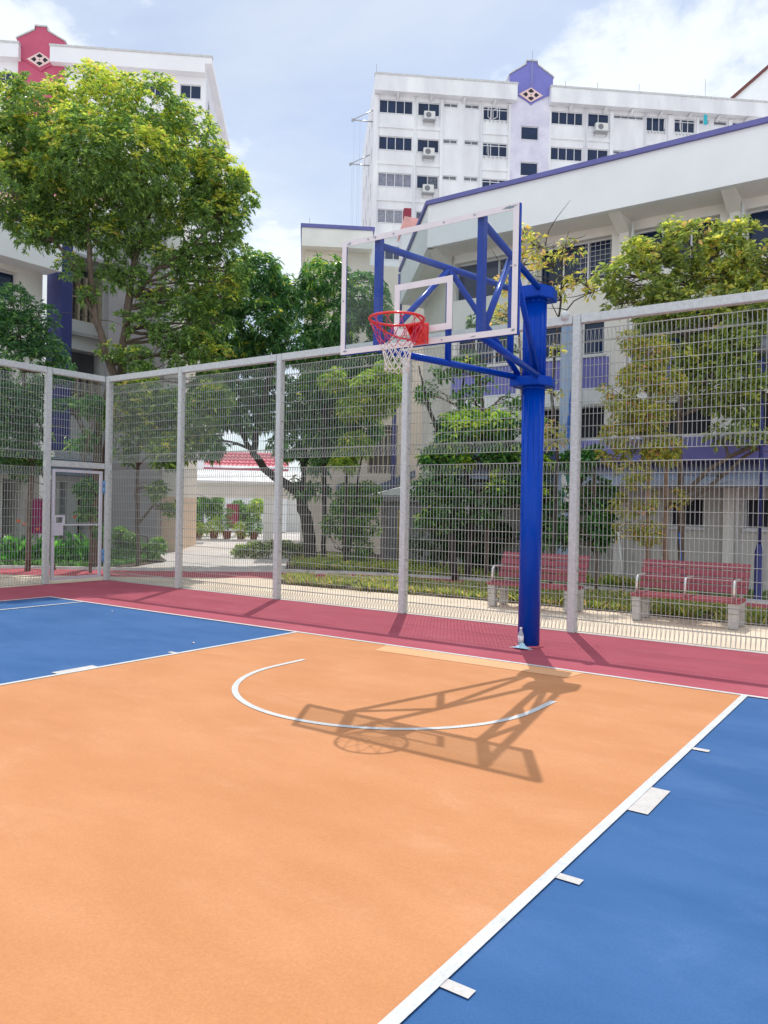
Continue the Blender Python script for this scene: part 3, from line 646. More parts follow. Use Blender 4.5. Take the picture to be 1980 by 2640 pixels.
# lilac stair bay
b = MB(); wall(b, tuple(np.array(TW)-E2*0.12), E1, N1, 10.752, 13.848, 0, ZT-0.05, [o for o in ops if 10.7 < o[0] < 13.8], 0.2); b.build('stair_bay', MT['lilac'], T)
# pilasters, ledges, recessed panel edges
b = MB(); A3 = np.array([*TW, 0.0]); e3 = np.array([*E1, 0]); n3 = np.array([*N1, 0]); up = np.array([0, 0, 1.0])
for s0, s1 in ((-0.0, 0.33), (3.1, 3.34), (5.17, 5.38), (8.3, 8.52), (10.58, 10.75), (13.85, 13.99), (16.7, 16.95), (18.8, 19.08), (21.63, 21.8), (23.6, 24.0), (26.0, 26.2), (28.7, 29.0), (31, 31.3)):
    b.obox(A3+e3*s0, e3*(s1-s0), n3*0.13, up*(ZT-1.25))
for f in range(9):
    z = 31.97-f*FH-1.15
    for s0, s1 in ((0.331, 3.099), (3.341, 5.169), (8.521, 10.579), (13.991, 16.699), (16.951, 18.799), (21.801, 23.599), (24.001, 25.999)): b.obox(A3+e3*s0+up*z, e3*(s1-s0), n3*0.10, up*0.28)
for s in (1.7, 4.3, 6.9, 9.3, 15.4, 18.2, 20.4, 22.8, 25.2, 27.6, 30): b.extr([A3+e3*s+up*(ZT-1.25)+n3*0.003, A3+e3*s+up*(ZT-1.25)+n3*0.66, A3+e3*s+up*(ZT-1.5)+n3*0.003], e3*0.18)
b.build('pilaster_grid', MT['hdb'], T)
b = MB(); F3 = np.array([*TA, 0.0])
b.obox(F3+up*(ZT-1.2), e3*11.1, -n3*0.69, up*1.2); b.obox(F3+e3*13.78+up*(ZT-1.16), e3*(LEN-13.78), -n3*0.69, up*1.16)
fs = b.build('parapet', MT['hdb'], T)
b = MB(); b.obox(F3+up*(ZT+0.002)+n3*0.05-e3*0.05, e3*11.2, -n3*0.5, up*0.14); b.obox(F3+e3*13.72+up*(ZT+0.002)+n3*0.05, e3*(LEN-13.7), -n3*0.5, up*0.14); b.build('coping', MT['kerb'], fs)
gable_bay(T, TW, E1, N1, 10.6, 14.05, 36.65, 35.52, 34.9, 'violet')
diamond_panel(T, tuple(np.array(TW)-E2*0.23), E1, N1, 12.28, 34.02, 0.97, 0.57)
for f in range(7):
    for ci, (s0, s1, m_, z1, z0) in enumerate(cols_):
        if f > 3 and ci > 5: continue
        small = (z1-z0) < 0.5
        op = ()
        if ci == 4 and f == 0: op = ((9.2, 8.7, 50), (9.35, 9.85, 55))
        if ci == 4 and f == 1: op = ((9.1, 8.65, 60),)
        if ci == 10 and f == 0: op = ((24.9, 24.3, 45),)
        if ci == 9 and f == 0: op = ((23.35, 22.9, 70),)
        window(T, TW if ci != 5 else tuple(np.array(TW)-E2*0.12), E1, N1, s0, s1, z0-f*FH, z1-f*FH, m_, depth=0.13, glass='glassgrey' if small else ('curtain' if (ci, f) in ((0, 2), (0, 3), (4, 3), (8, 1), (9, 2), (6, 3)) else 'glassdark'), grille={(0, 2): 0, (1, 2): 2, (0, 3): 1, (1, 3): 1}.get((ci, f), 0), hbar=0.8 if ci in (4, 10) else None, opened=op)
for f in range(4): ac_unit(T, TW, E1, N1, 3.85, 31.5-f*FH)
ac_unit(T, TW, E1, N1, 17.5, 31.5, 1.0, 0.62); ac_unit(T, TW, E1, N1, 17.6, 31.5-FH, 0.9, 0.6)
b = MB()
for ci_, m in ((4, 6), (9, 6), (10, 6)):
    s0, s1 = cols_[ci_][:2]
    for f in range(2 if ci_ == 4 else 1):
        for k in range(m): s = s0+0.15+(s1-s0-0.3)*k/(m-1); b.tube([A3+e3*s+up*(31.9-f*FH)+n3*0.01, A3+e3*s+up*(31.72-f*FH)+n3*0.22], 0.028, 6)
b.each('pole_holder', MT['bolt'], T)
b = MB(); p0 = A3+e3*26.25+up*33.2+n3*0.72; b.obox(p0, e3*0.28, n3*0.03, -up*0.8); b.build('hanging_cloth', MT['teal'], T)
b = MB()
for s, h in ((0.1, 0.9), (12.3, 2.9), (17.6, 0.8), (21.0, 0.9), (26.5, 1.7), (15, 0.7)): b.tube([F3+e3*s-n3*0.3+up*ZT, F3+e3*s-n3*0.3+up*(ZT+h)], 0.02, 5)
b.each('lightning_rod', MT['bolt'], T)
b = MB()
for s, z0 in ((3.22, 0), (8.42, 0), (16.83, 0), (21.72, 0)): b.tube([A3+e3*s+n3*0.2, A3+e3*s+n3*0.2+up*(ZT-1.3)], 0.05, 6)
b.each('drainpipe', MT['hdb'], T)
# rope davits on the end wall
DV = thing('rope_davit', (*(np.array(TW)+E2*1.2), 31), 'pair of metal davits with hanging ropes on the left corner of the tall block', 'davit')
for off, z in ((1.0, 31.7), (3.4, 31.9-2.6)):
    q = np.array([*(np.array(TW)+E2*off), z]); b = MB(); o3 = -np.array([*E1, 0])
    b.tube([q, q+o3*1.6+up*0.05], 0.05, 6); b.tube([q+up*0.9, q+o3*1.6+up*0.05], 0.04, 6); b.tube([q+o3*1.6+up*0.14, q+o3*1.6-up*0.1], 0.08, 6); arm = b.build('bracket', MT['bolt'], DV)
    b = MB(); b.tube([q+o3*1.45, q+o3*1.45-up*24], 0.006, 4); b.tube([q+o3*1.0, q+o3*1.0-up*24], 0.006, 4); b.build('rope', MT['bolt'], arm)

# ---- left tower with pink gable
LA = np.array([-41.31, 32.76]); LW = LA+E2*0.7; ZL = 34.62
L_ = thing('apartment_block', (*LA, 0), 'pale grey apartment block with pink gable behind the big tree', 'building')
b = MB(); lo = []
for f in range(8):
    lo += [(-14.9, -13.6, 31.8-f*FH, 32.85-f*FH), (-1.9, -0.35, 31.85-f*FH, 32.9-f*FH), (-5.2, -3.0, 31.85-f*FH, 32.9-f*FH), (-9.0, -6.4, 31.85-f*FH, 32.9-f*FH), (-19, -16.6, 31.8-f*FH, 32.85-f*FH)]
wall(b, LW, E1, N1, -24.0, 0.0, 0, ZL-0.3, lo, 0.16)
c_ = LW+E2*16; b.face([v3(LW-E1*24, ZL-0.3), v3(LW, ZL-0.3), v3(c_, ZL-0.3), v3(c_-E1*24, ZL-0.3)]); b.face([v3(c_, 0), v3(c_-E1*24, 0), v3(c_-E1*24, ZL), v3(c_, ZL)]); b.build('wall', MT['hdbplain'], L_)
eo = [(1.2+k*3.1, 2.6+k*3.1, 30.6-f*FH, 32.6-f*FH) for k in range(5) for f in range(9)]
b = MB(); wall(b, LW, E2, E1, 0.0, 16.0, 0, ZL, eo, 0.12); b.build('end_wall', MT['hdbplain'], L_)
for o in eo[:30]: window(L_, LW, E2, E1, *o, 2, depth=0.1, sill=False)
for o in lo[:25]: window(L_, LW, E1, N1, *o, 2 if o[0] > -3 else 3, depth=0.13)
b = MB(); L3 = np.array([*LA, 0.0])
b.obox(L3+up*(ZL-1.12), -e3*11.1, -n3*0.69, up*1.12); b.obox(L3-e3*13.3+up*(ZL-1.0), -e3*11, -n3*0.69, up*1.0); b.extr([L3+up*(ZL-0.45)+e3*0.0, L3+e3*0.5+up*(ZL-0.45), L3+e3*0.5+up*ZL, L3+up*ZL], -n3*14)
fs = b.build('parapet', MT['hdbplain'], L_)
b = MB(); b.obox(L3+up*(ZL+0.002)+n3*0.06+e3*0.55, -e3*11.7, -n3*0.4, up*0.14); b.obox(L3-e3*13.25+up*(ZL+0.002-0.0)+n3*0.06, -e3*11, -n3*0.4, up*0.14); b.build('coping', MT['kerb'], fs)
b = MB(); A_ = np.array([*LW, 0.0]); b.obox(A_-e3*13.5, e3*3.25, n3*0.12, up*(ZL-0.4)); b.build('gable_bay', MT['pink'], L_)
gable_bay(L_, LW, E1, N1, -13.57, -10.2, 36.2, 35.25, 34.6, 'pink')
diamond_panel(L_, tuple(LW-E2*0.23), E1, N1, -11.95, 33.78, 0.9, 0.55)

# ---- near right block
ZA = 8.56; YF, YW = 8.6, 9.5
chA = np.array([-6.18, YF]); chB = np.array([-9.63, 12.56]); chd = (chB-chA)/np.linalg.norm(chB-chA)
A_ = thing('low_block', (-1, YF, 0), 'low white block with purple roof edging behind the right trees', 'building')
XE = 14.0
b = MB()
opsA = []
for k in range(8):
    x0 = -1.64+2.17*k-4.34; opsA.append((x0+0.0, x0+1.71, 6.5, 7.40)); opsA.append((x0+0.12, x0+1.6, 4.86, 5.62))
    if -6 < x0: opsA.append((x0+0.1, x0+1.62, 3.02, 3.76))
for x0, x1 in ((-2.6, -1.9), (-0.77, -0.13), (0.63, 1.3), (2.0, 2.7), (3.4, 4.1)): opsA.append((x0, x1, 1.2, 1.80))
wall(b, (0, YW), (1, 0), (0, -1), -5.9, XE, 2.0, 7.6, [o for o in opsA if o[2] > 2], 0.3)
pB = np.array([-5.9, YW]); pC = pB+chd*5.2
nC = np.array([-chd[1], chd[0]]); nC = nC if nC[1] < 0 else -nC
b.face([v3(pC, -0.3), v3(pB, -0.3), v3(pB, 7.6), v3(pC, 7.6)])
b.face([v3(pC, -0.3), (*(pC+np.array([4, 8])), -0.3), (*(pC+np.array([4, 8])), 7.6), v3(pC, 7.6)])
b.build('wall', MT['beige'], A_)
b = MB(); wall(b, (0, YW), (1, 0), (0, -1), -5.9, XE, -0.3, 1.999, [o for o in opsA if o[2] < 2], 0.3); b.build('lower_wall', MT['lowshade'], A_)
for o in opsA:
    if o[2] > 6: window(A_, (0, YW), (1, 0), (0, -1), *o, 3 if (o[1]-o[0]) > 1 else 1, depth=0.2, fw=0.035, sill=False, grille=2 if (-4 < o[0] < -3) else 0)
    elif o[2] > 4: window(A_, (0, YW), (1, 0), (0, -1), *o, 3, depth=0.1, fw=0.035)
    elif o[2] > 2.5:
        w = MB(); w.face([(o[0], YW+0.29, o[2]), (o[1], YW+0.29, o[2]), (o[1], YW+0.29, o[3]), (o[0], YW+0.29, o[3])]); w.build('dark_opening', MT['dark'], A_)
    else: window(A_, (0, YW), (1, 0), (0, -1), *o, 1, depth=0.12, fw=0.02, glass='dark')
# fascia following the chamfer, soffit, coping
def band(pts, z0, z1, t, nm, m, parent, zo=0.0):
    b = MB()
    for i in range(len(pts)-1):
        a, c = np.array(pts[i]), np.array(pts[i+1]); d = (c-a)/np.linalg.norm(c-a); n = np.array([d[1], -d[0]])  # inward handled by t sign
        b.obox((a[0], a[1], z0), (*(c-a), 0), (n[0]*t, n[1]*t, 0), (0, 0, z1-z0))
    return b.build(nm, m, parent)
fa = band([(XE, YF), (chA[0], chA[1])], 7.58, ZA, -0.15, 'x', MT['white'], A_); bpy.data.objects.remove(fa)
b = MB(); b.box(chA[0], XE, YF, YF+0.15, 7.58, ZA); n_in = -nC
b.obox((*chA, 7.58), (*(chB-chA), 0), (*(n_in*0.15), 0), (0, 0, ZA-7.58)); fa = b.build('roof_fascia', MT['white'], A_)
b = MB(); b.prism([(XE, YF-0.06), (chA[0]-0.02, YF-0.06), (chA[0]+0.1, YF+0.3), (XE, YF+0.3)], ZA+0.002, ZA+0.1)
b.obox((*(chA+nC*0.06), ZA+0.003), (*(chB-chA), 0), (*(n_in*0.3), 0), (0, 0, 0.1)); b.build('coping', MT['purple'], fa)
b = MB(); b.prism([(XE, YF+0.151), (chA[0]+0.1, YF+0.151), tuple(chB+n_in*0.155), tuple(pC), tuple(pB), (XE, YW+0.0)], 7.6, 7.7)
b.prism([(XE, YF+0.16), (chA[0]+0.15, YF+0.16), tuple(chB+n_in*0.2), tuple(chB+n_in*6), (XE, 20)], 8.2, 8.3)
for k in range(9):
    x = -1.94+2.17*k-4.34
    b.extr([(x, YW-0.003, 7.599), (x, YF+0.16, 7.599), (x, YW-0.003, 7.3)], (0.25, 0, 0))
b.build('soffit', MT['beige'], A_)
b = MB()
for k in range(8):
    x = -1.90+2.17*k-4.34; b.box(x, x+0.2, YW-0.12, YW-0.002, 0, 7.55) if k > 0 else None
b.each('pilaster', MT['beige'], A_)
b = MB()
for k in range(8):
    x = -1.64+2.17*k-4.34; b.box(x, x+1.7, YW-0.03, YW-0.001, 4.15, 4.80)
b.box(-5.5, XE, 8.75, YW-0.125, 2.5, 2.95); b.build('purple_panel', MT['violet'], A_)
b = MB(); b.extr([(-5.5, YW-0.126, 2.5), (-5.5, 8.6, 2.12), (-5.5, 8.6, 2.0), (-5.5, YW-0.126, 2.0)], (XE+5.5, 0, 0)); b.build('canopy', MT['bluegrey'], A_)
b = MB(); b.box(-5.6, XE, YW-0.06, YW-0.004, 3.8, 4.149); b.box(-5.6, XE, 8.8, YW-0.127, 2.951, 3.0); b.build('string_course', MT['white'], A_)
b = MB(); dp = chB-nC*(-0.25); b.tube([(*chB, 8.5), (*chB, 7.3), (*(chB+nC*0.1), 6.9), (*(chB+nC*0.1), 0)], 0.07, 8); b.build('downpipe', MT['purple'], A_)
b = MB()
for x, z1 in ((-1.6, 7.5), (0.52, 7.5), (2.7, 7.5), (-3.8, 7.5)): b.tube([(x, YW-0.16, 0.0), (x, YW-0.16, z1)], 0.03, 8)
b.each('drainpipe', MT['white'], A_)
b = MB()
for x in (-2.95, -0.8, 1.4): b.box(x, x+0.28, YW-0.14, YW-0.035, 3.9, 4.1)
b.each('service_box', MT['acwhite'], A_)
# painted column in front of the block
pc = pd(1216, 1100, 16.6); zt = pd(1216, 700, 16.6)[2]
PC = thing('painted_column', (pc[0], pc[1], 0), 'tall grey column with blue and green painted mural behind the fence', 'column')
x, y = pc[0], pc[1]
b = MB(); b.box(x-0.11, x+0.22, y, y+0.35, 0, 5.35); b.build('shaft', MT['mursky'], PC)
b = MB()
for x0, x1, z0, z1 in ((0.08, 0.20, 3.2, 4.3), (0.02, 0.12, 2.75, 3.5), (0.10, 0.2, 2.3, 3.1)):
    b.face([(x+x0+0.03, y-0.004, z0), (x+x1, y-0.004, z0+0.3), (x+x1-0.01, y-0.004, z1-0.2), (x+x1-0.04, y-0.004, z1), (x+x0, y-0.004, z0+0.5)])
b.build('mural_blue', MT['murblue'], PC)
b = MB(); b.box(x-0.05, x+0.215, y-0.003, y-0.001, 1.55, 2.25); b.build('mural_green', MT['murgreen'], PC)
b = MB()
for cx_, cz_, rx, rz, t in ((0.02, 2.05, 0.06, 0.2, 0.2), (0.15, 1.98, 0.05, 0.22, -0.25), (0.08, 1.66, 0.07, 0.14, 0.1), (-0.01, 1.5, 0.05, 0.14, 0.3), (0.17, 1.62, 0.045, 0.13, 0)):
    b.face([(x+cx_+rx*math.cos(a)*math.cos(t)-rz*math.sin(a)*math.sin(t), y-0.006-0.001*cx_, cz_+rz*math.sin(a)*math.cos(t)+rx*math.cos(a)*math.sin(t)) for a in [2*math.pi*i/18 for i in range(18)]])
b.each('mural_oval', MT['murwhite'], PC)

# ---- middle block with stair window
mA = np.array([-13.56, 12.52]); mz = 10.67
M_ = thing('stair_block', (*mA, 0), 'beige flat roofed stair block behind the central trees', 'building')
mW = mA+E2*0.45
b = MB(); wall(b, mW, E1, N1, 0.12, 2.3, -0.2, mz-0.6, [], 0.1); wall(b, mW, E1, N1, 2.3, 6.0, -0.2, 9.65, [(2.35, 3.35, 2.62, 4.28)], 0.4)
q = mW+E1*0.12; r_ = q+E2*8; b.face([v3(q, -0.2), v3(r_, -0.2), v3(r_, mz-0.6), v3(q, mz-0.6)][::-1]); s_ = mW+E1*6
b.face([v3(s_, -0.2), v3(s_+E2*8, -0.2), v3(s_+E2*8, 9.65), v3(s_, 9.65)]); b.face([v3(mW+E1*2.3, 9.65), v3(s_, 9.65), v3(s_+E2*8, 9.65), v3(mW+E1*2.3+E2*8, 9.65)])
b.face([v3(mW+E1*2.3, 9.0), v3(mW+E1*2.3+E2*8, 9.0), v3(mW+E1*2.3+E2*8, mz), v3(mW+E1*2.3, mz)])
b.build('wall', MT['beige2'], M_)
b = MB(); m3 = np.array([*mA, 0.0]); b.obox(m3+up*(mz-0.62), e3*2.35, -n3*8.6, up*0.6); rf = b.build('roof', MT['beige'], M_)
b = MB(); b.obox(m3+up*(mz-0.018)+n3*0.04-e3*0.04, e3*2.45, -n3*8.7, up*0.12); b.build('coping', MT['purple'], rf)
b = MB()
for s in (0.25, 2.15): b.tube([m3+e3*s+up*mz-n3*0.4, m3+e3*s+up*(mz+0.45)-n3*0.4], 0.008, 4)
b.each('lightning_rod', MT['bolt'], rf)
# slatted stair window
b = MB(); o3 = np.array([*mW, 0])
for k in range(6): b.obox(o3+e3*(2.38+k*0.165)+up*2.64-n3*0.2, e3*0.035, -n3*0.12, up*1.35)
for z in (2.62, 3.98, 4.1, 4.24): b.obox(o3+e3*2.36+up*z-n3*0.17, e3*0.98, -n3*0.03, up*0.03)
wf = b.build('stair_window', MT['fin'], M_); b = MB(); b.face([o3+e3*2.36+up*2.63-n3*0.38, o3+e3*3.34+up*2.63-n3*0.38, o3+e3*3.34+up*4.27-n3*0.38, o3+e3*2.36+up*4.27-n3*0.38]); b.build('pane', MT['grey'], wf)
b = MB(); b.obox(o3+e3*1.3+up*1.9+n3*0.02, e3*2.3, n3*0.5, up*0.32); b.extr([o3+e3*2.6+up*2.2+n3*0.05, o3+e3*3.9+up*2.75+n3*0.05, o3+e3*3.9+up*2.5+n3*0.05, o3+e3*2.6+up*1.95+n3*0.05], n3*0.5); b.build('slate_band', MT['slate'], M_)
# small lean-to
pL = pd(1010, 1205, 20.5); pL2 = pd(953*0+872, 1205, 20.5)
S_ = thing('store_shed', (pL2[0], pL2[1], 0), 'small grey store with pointed white canopy beside the stair block', 'shed')
q0 = np.array([pd(838, 1200, 20.6)[0], pd(838, 1200, 20.6)[1]]); zc = pd(838, 1070, 20.6)[2]
b = MB(); q3 = np.array([*q0, 0]); b.obox(q3-up*0.2-n3*0.1, e3*1.2, -n3*2.0, up*(zc-0.15+0.2)); b.build('wall', MT['grey'], S_)
b = MB(); b.obox(q3+up*(zc-0.16)+n3*0.05-e3*0.5, e3*1.9, -n3*2.2, up*0.16); b.build('fascia', MT['grey'], S_)
b = MB(); b.extr([q3+up*(zc+0.003)+n3*0.06-e3*0.5, q3+up*(zc+0.003)+n3*0.06+e3*1.4, q3+up*(zc+0.52)+n3*0.06+e3*1.4], -n3*2.2); b.build('roof', MT['white'], S_)
b = MB(); b.tube([q3+e3*0.25+n3*0.16, q3+e3*0.25+n3*0.16+up*(zc-0.4), q3+e3*0.32+n3*0.16+up*(zc-0.32), q3+e3*0.5+n3*0.16+up*(zc-0.32)], 0.025, 6); b.build('pipe', MT['yellow'], S_)

# ---- left block
B_ = thing('low_block', (-17, 2, 0), 'low white block with blue roof edging on the far left', 'building')
b = MB(); wall(b, (-17.8, 0), (0, 1), (1, 0), -12, 6.0, -0.3, 8.1, [(2.9, 5.25, 7.1, 7.95), (-0.5, 1.9, 7.1, 7.95), (2.9, 5.2, 4.4, 5.3), (-0.5, 1.9, 4.4, 5.3), (-8.0, 3.7, 0.1, 2.2), (4.0, 4.35, 0.1, 2.1), (4.9, 5.5, 0.1, 2.1)], 1.2)
b.face([(-17.8, 6.0, -0.3), (-30, 6.0, -0.3), (-30, 6.0, 8.1), (-17.8, 6.0, 8.1)]); b.build('wall', MT['beige'], B_)
for o in ((2.9, 5.25, 7.1, 7.95), (-0.5, 1.9, 7.1, 7.95), (2.9, 5.2, 4.4, 5.3), (-0.5, 1.9, 4.4, 5.3)): window(B_, (-17.8, 0), (0, 1), (1, 0), *o, 3, depth=0.18, fw=0.04)
b = MB(); b.face([(-18.9, -8.0, 0.1), (-18.9, 5.5, 0.1), (-18.9, 5.5, 2.2), (-18.9, -8.0, 2.2)]); b.build('recess_wall', MT['glassdark'], B_)
b = MB(); b.box(-17.15, -17.0, -12, 6.1, 8.08, 9.12); b.box(-17.8, -17.151, -12, 6.08, 8.1, 8.2); fa = b.build('roof_fascia', MT['white'], B_)
b = MB(); b.box(-17.25, -16.95, -12, 6.14, 9.122, 9.24); b.build('coping', MT['navy'], fa)
b = MB(); b.box(-17.9, -17.15, 6.2, 6.55, 3.0, 9.3); b.build('purple_column', MT['navy'], B_)
b = MB(); b.box(-17.79, -16.9, -6, 8.9, 2.25, 2.75); b.build('awning', MT['slate'], B_)
b = MB()
for k, (y, m_) in enumerate(((2.2, 'magenta'), (3.3, 'bluepanel'), (3.6, 'yellow'), (5.6, 'magenta'))):
    w = MB(); w.box(-17.5, -17.44, y, y+(0.7 if m_ == 'magenta' else 0.22), 0.55, 1.55 if k else 1.45); w.build('display_panel', MT[m_], B_)
# stair bay with fins, recessed beyond the purple column
C_ = thing('stair_tower', (-18, 7.5, 0), 'white stair tower with slatted openings beyond the navy column', 'building')
b = MB(); wall(b, (-17.95, 0), (0, 1), (1, 0), 6.56, 9.0, -0.2, 10.5, [(7.0, 8.15, 7.05, 8.75), (7.0, 8.15, 4.1, 6.15), (6.75, 7.0, 0.1, 2.1), (7.35, 7.75, 0.1, 2.1), (8.1, 8.35, 0.1, 2.1)], 0.5)
b.face([(-17.95, 9.0, -0.2), (-26, 9.0, -0.2), (-26, 9.0, 10.5), (-17.95, 9.0, 10.5)]); b.build('wall', MT['white'], C_)
for z0, z1 in ((7.05, 8.75), (4.1, 6.15)):
    b = MB()
    for k in range(5): b.box(-18.15, -17.99, 7.03+k*0.255, 7.03+k*0.255+0.07, z0+0.03, z0+1.35)
    b.box(-18.1, -18.02, 7.02, 8.13, z0+0.0+0.005, z0+0.03)
    for zz in (z0+0.72, z0+1.36): b.box(-18.12, -18.06, 7.02, 8.13, zz, zz+0.035)
    f = b.build('slatted_opening', MT['fin'], C_); p_ = MB(); p_.face([(-18.4, 7.0, z0), (-18.4, 8.15, z0), (-18.4, 8.15, z1), (-18.4, 7.0, z1)]); p_.build('pane', MT['glassgrey'], f)
b = MB(); b.face([(-18.44, 6.6, 0.05), (-18.44, 8.9, 0.05), (-18.44, 8.9, 2.15), (-18.44, 6.6, 2.15)]); b.build('dark_doorway', MT['dark'], C_)
b = MB(); b.box(-17.94, -17.5, 6.56, 8.6, 8.86, 8.95); b.box(-17.94, -17.8, 6.56, 8.2, 6.56, 6.66); b.each('ledge', MT['kerb'], C_)
# core with peach column
D_ = thing('stair_core', (-17, 8.6, 0), 'grey walled stair core with peach corner column left of the linkway', 'building')
c0 = gp(226, 1192)[:2]; 
b = MB(); c3 = np.array([*c0, 0]); b.obox(c3-up*0.2, e3*(float(np.linalg.norm(np.array(gp(336, 1190)[:2])-np.array(c0)))-0.05), -n3*5, up*10.5); b.build('wall', MT['grey'], D_)
k3 = pd(336, 1190, math.hypot(*(np.array(gp(336, 1190)[:2])-CAM[:2]))); k3 = np.array([k3[0], k3[1], 0])
b = MB(); b.obox(k3-up*0.2+n3*0.01, e3*0.62, -n3*4.5, up*1.9); b.build('column_base', MT['peach'], D_)
b = MB(); b.obox(k3+up*1.7+n3*0.01, e3*0.62, -n3*4.5, up*8.8); b.build('column', MT['beige'], D_)

# ---- pink tiled roofs
def tiled_roof(parent, o, e, run, L, w, rise, m='tile', pitch=0.3, nm='roof'):
    """barrel tiles: wavy sheet stepping down the slope"""
    o, e, run = np.array(o, float), np.array(e, float), np.array(run, float); nx = int(L/pitch)*6; ny = int(w/0.38)
    V = []; F = []; rows = []
    for j in range(ny):
        for t in (0, 0.98):
            y = (j+t)/ny; rows.append((y, 0.06*(1-t)))
    for y, h in rows:
        for i in range(nx+1):
            s = L*i/nx; V.append(o+e*s+run*w*y+up*(rise*y+h+0.055*abs(math.sin(math.pi*s/pitch))))
    nr = len(rows)
    for j in range(nr-1):
        for i in range(nx): F.append((j*(nx+1)+i, j*(nx+1)+i+1, (j+1)*(nx+1)+i+1, (j+1)*(nx+1)+i))
    b = MB(); b.grid(V, F, False); return b.build(nm, MT[m], parent)
PRa = pd(440, 1008, 44); PR = thing('tiled_house', (PRa[0], PRa[1], 0), 'white pavilion with pink tiled roof beyond the linkway', 'building')
w0 = np.array([*PRa[:2], 0]); zr = PRa[2]
tiled_roof(PR, w0+up*zr, e3, -n3, 4.6, 2.0, 0.95, pitch=0.22)
b = MB(); b.obox(w0+up*(zr-0.28)+n3*0.02, e3*4.6, -n3*0.1, up*0.25); b.build('eave', MT['pink'], PR)
b = MB(); b.obox(w0-n3*0.4, e3*4.5, -n3*4, up*(zr-0.02)); b.build('wall', MT['white'], PR)
# roof seen behind far left
q = pd(-60, 437, 42); F_ = thing('tiled_house', (q[0], q[1], 0), 'block with pale pink tiled roof above the left wall', 'building')
w0 = np.array([*q[:2], 0]); tiled_roof(F_, w0+up*q[2]-e3*2, e3, -n3, 7.5, 2.6, 1.5, 'tilepale')
b = MB(); b.obox(w0-e3*1.8+up*(q[2]-0.3), e3*7.2, -n3*0.1, up*0.26); b.build('eave', MT['maroon'], F_)
b = MB(); b.obox(w0-e3*1.6-n3*0.3, e3*6.9, -n3*4, up*(q[2]-0.05)); b.build('wall', MT['beige'], F_)
# small turret roof right of stair block
q = pd(866, 497, 27.5); U_ = thing('roof_turret', (q[0], q[1], q[2]-1.2), 'small turret with pale pink roof and maroon top beside the tall block', 'turret')
w0 = np.array([*q[:2], 0]); b = MB(); b.extr([w0+up*q[2], w0+up*(q[2]+0.5)+e3*0.12, w0+e3*0.75+up*(q[2]+0.42), w0+e3*0.85+up*(q[2]+0.05)], -n3*1.2); b.build('roof', MT['tilepale'], U_)
b = MB(); b.obox(w0+e3*0.1+up*(q[2]+0.5), e3*0.26, -n3*0.4, up*0.28); b.build('cap', MT['maroon'], U_)
b = MB(); b.obox(w0+e3*0.06-n3*0.1, e3*0.7, -n3*0.9, up*(q[2]-0.01)); b.build('wall', MT['hdbplain'], U_)
# far gable, upper right
q = pd(1575, 222, 95); V_ = thing('gabled_block', (q[0], q[1], 0), 'white block with steep red edged gable at the upper right', 'building')
w0 = np.array([*q[:2], 0]); zq = q[2]; rt = pd(1700, 100, 95)[2]-zq; wd = 9.0
b = MB(); b.extr([w0+up*0, w0+e3*wd*2, w0+e3*wd*2+up*zq, w0+e3*wd+up*(zq+8.3), w0+up*zq], -n3*12); b.build('wall', MT['white'], V_)
b = MB(); b.extr([w0+up*(zq-0.25)-e3*0.3+n3*0.25, w0+e3*wd+up*(zq+8.2)+n3*0.25, w0+e3*wd+up*(zq+8.7)+n3*0.25, w0+up*(zq+0.2)-e3*0.3+n3*0.25], -n3*12.5); b.extr([w0+e3*wd+up*(zq+8.2)+n3*0.25, w0+e3*(2*wd+0.3)+up*(zq-0.25)+n3*0.25, w0+e3*(2*wd+0.3)+up*(zq+0.2)+n3*0.25, w0+e3*wd+up*(zq+8.7)+n3*0.25], -n3*12.5); b.build('roof', MT['brownroof'], V_)

# ---- linkway canopy
DL = 34.0
l0 = pd(385, 1168, DL); l1 = pd(668, 1168, DL); ld = np.array([l1[0]-l0[0], l1[1]-l0[1], 0]); LL = np.linalg.norm(ld); ld /= LL; ln = np.array([ld[1], -ld[0], 0])
zt0 = pd(500, 1012, DL)[2]; zt1 = pd(500, 1042, DL)[2]; zt2 = pd(500, 1075, DL)[2]
K_ = thing('covered_walkway', (l0[0], l0[1], 0), 'flat roofed white covered walkway on square columns behind the fence', 'walkway')
o3 = np.array([l0[0], l0[1], 0])
b = MB(); b.extr([o3+up*zt1+ln*0.3, o3+up*(zt1+0.05)+ln*0.3, o3+up*zt0-ln*1.6, o3+up*(zt0-0.15)-ln*1.6], ld*(LL*0.98)); b.obox(o3+up*zt1-ln*1.6, ld*(LL*0.98), ln*1.89, -up*0.05); b.build('roof', MT['white'], K_)
b = MB(); b.obox(o3+up*zt2, ld*(LL*0.98), -ln*0.35, up*(zt1-zt2-0.052)); b.build('beam', MT['beige'], K_)
for s in (0.0, 0.64):
    b = MB(); b.obox(o3+ld*(LL*s)-up*0.2-ln*0.03, ld*0.42, -ln*0.3, up*(zt2+0.198)); b.build('column', MT['white'], K_)
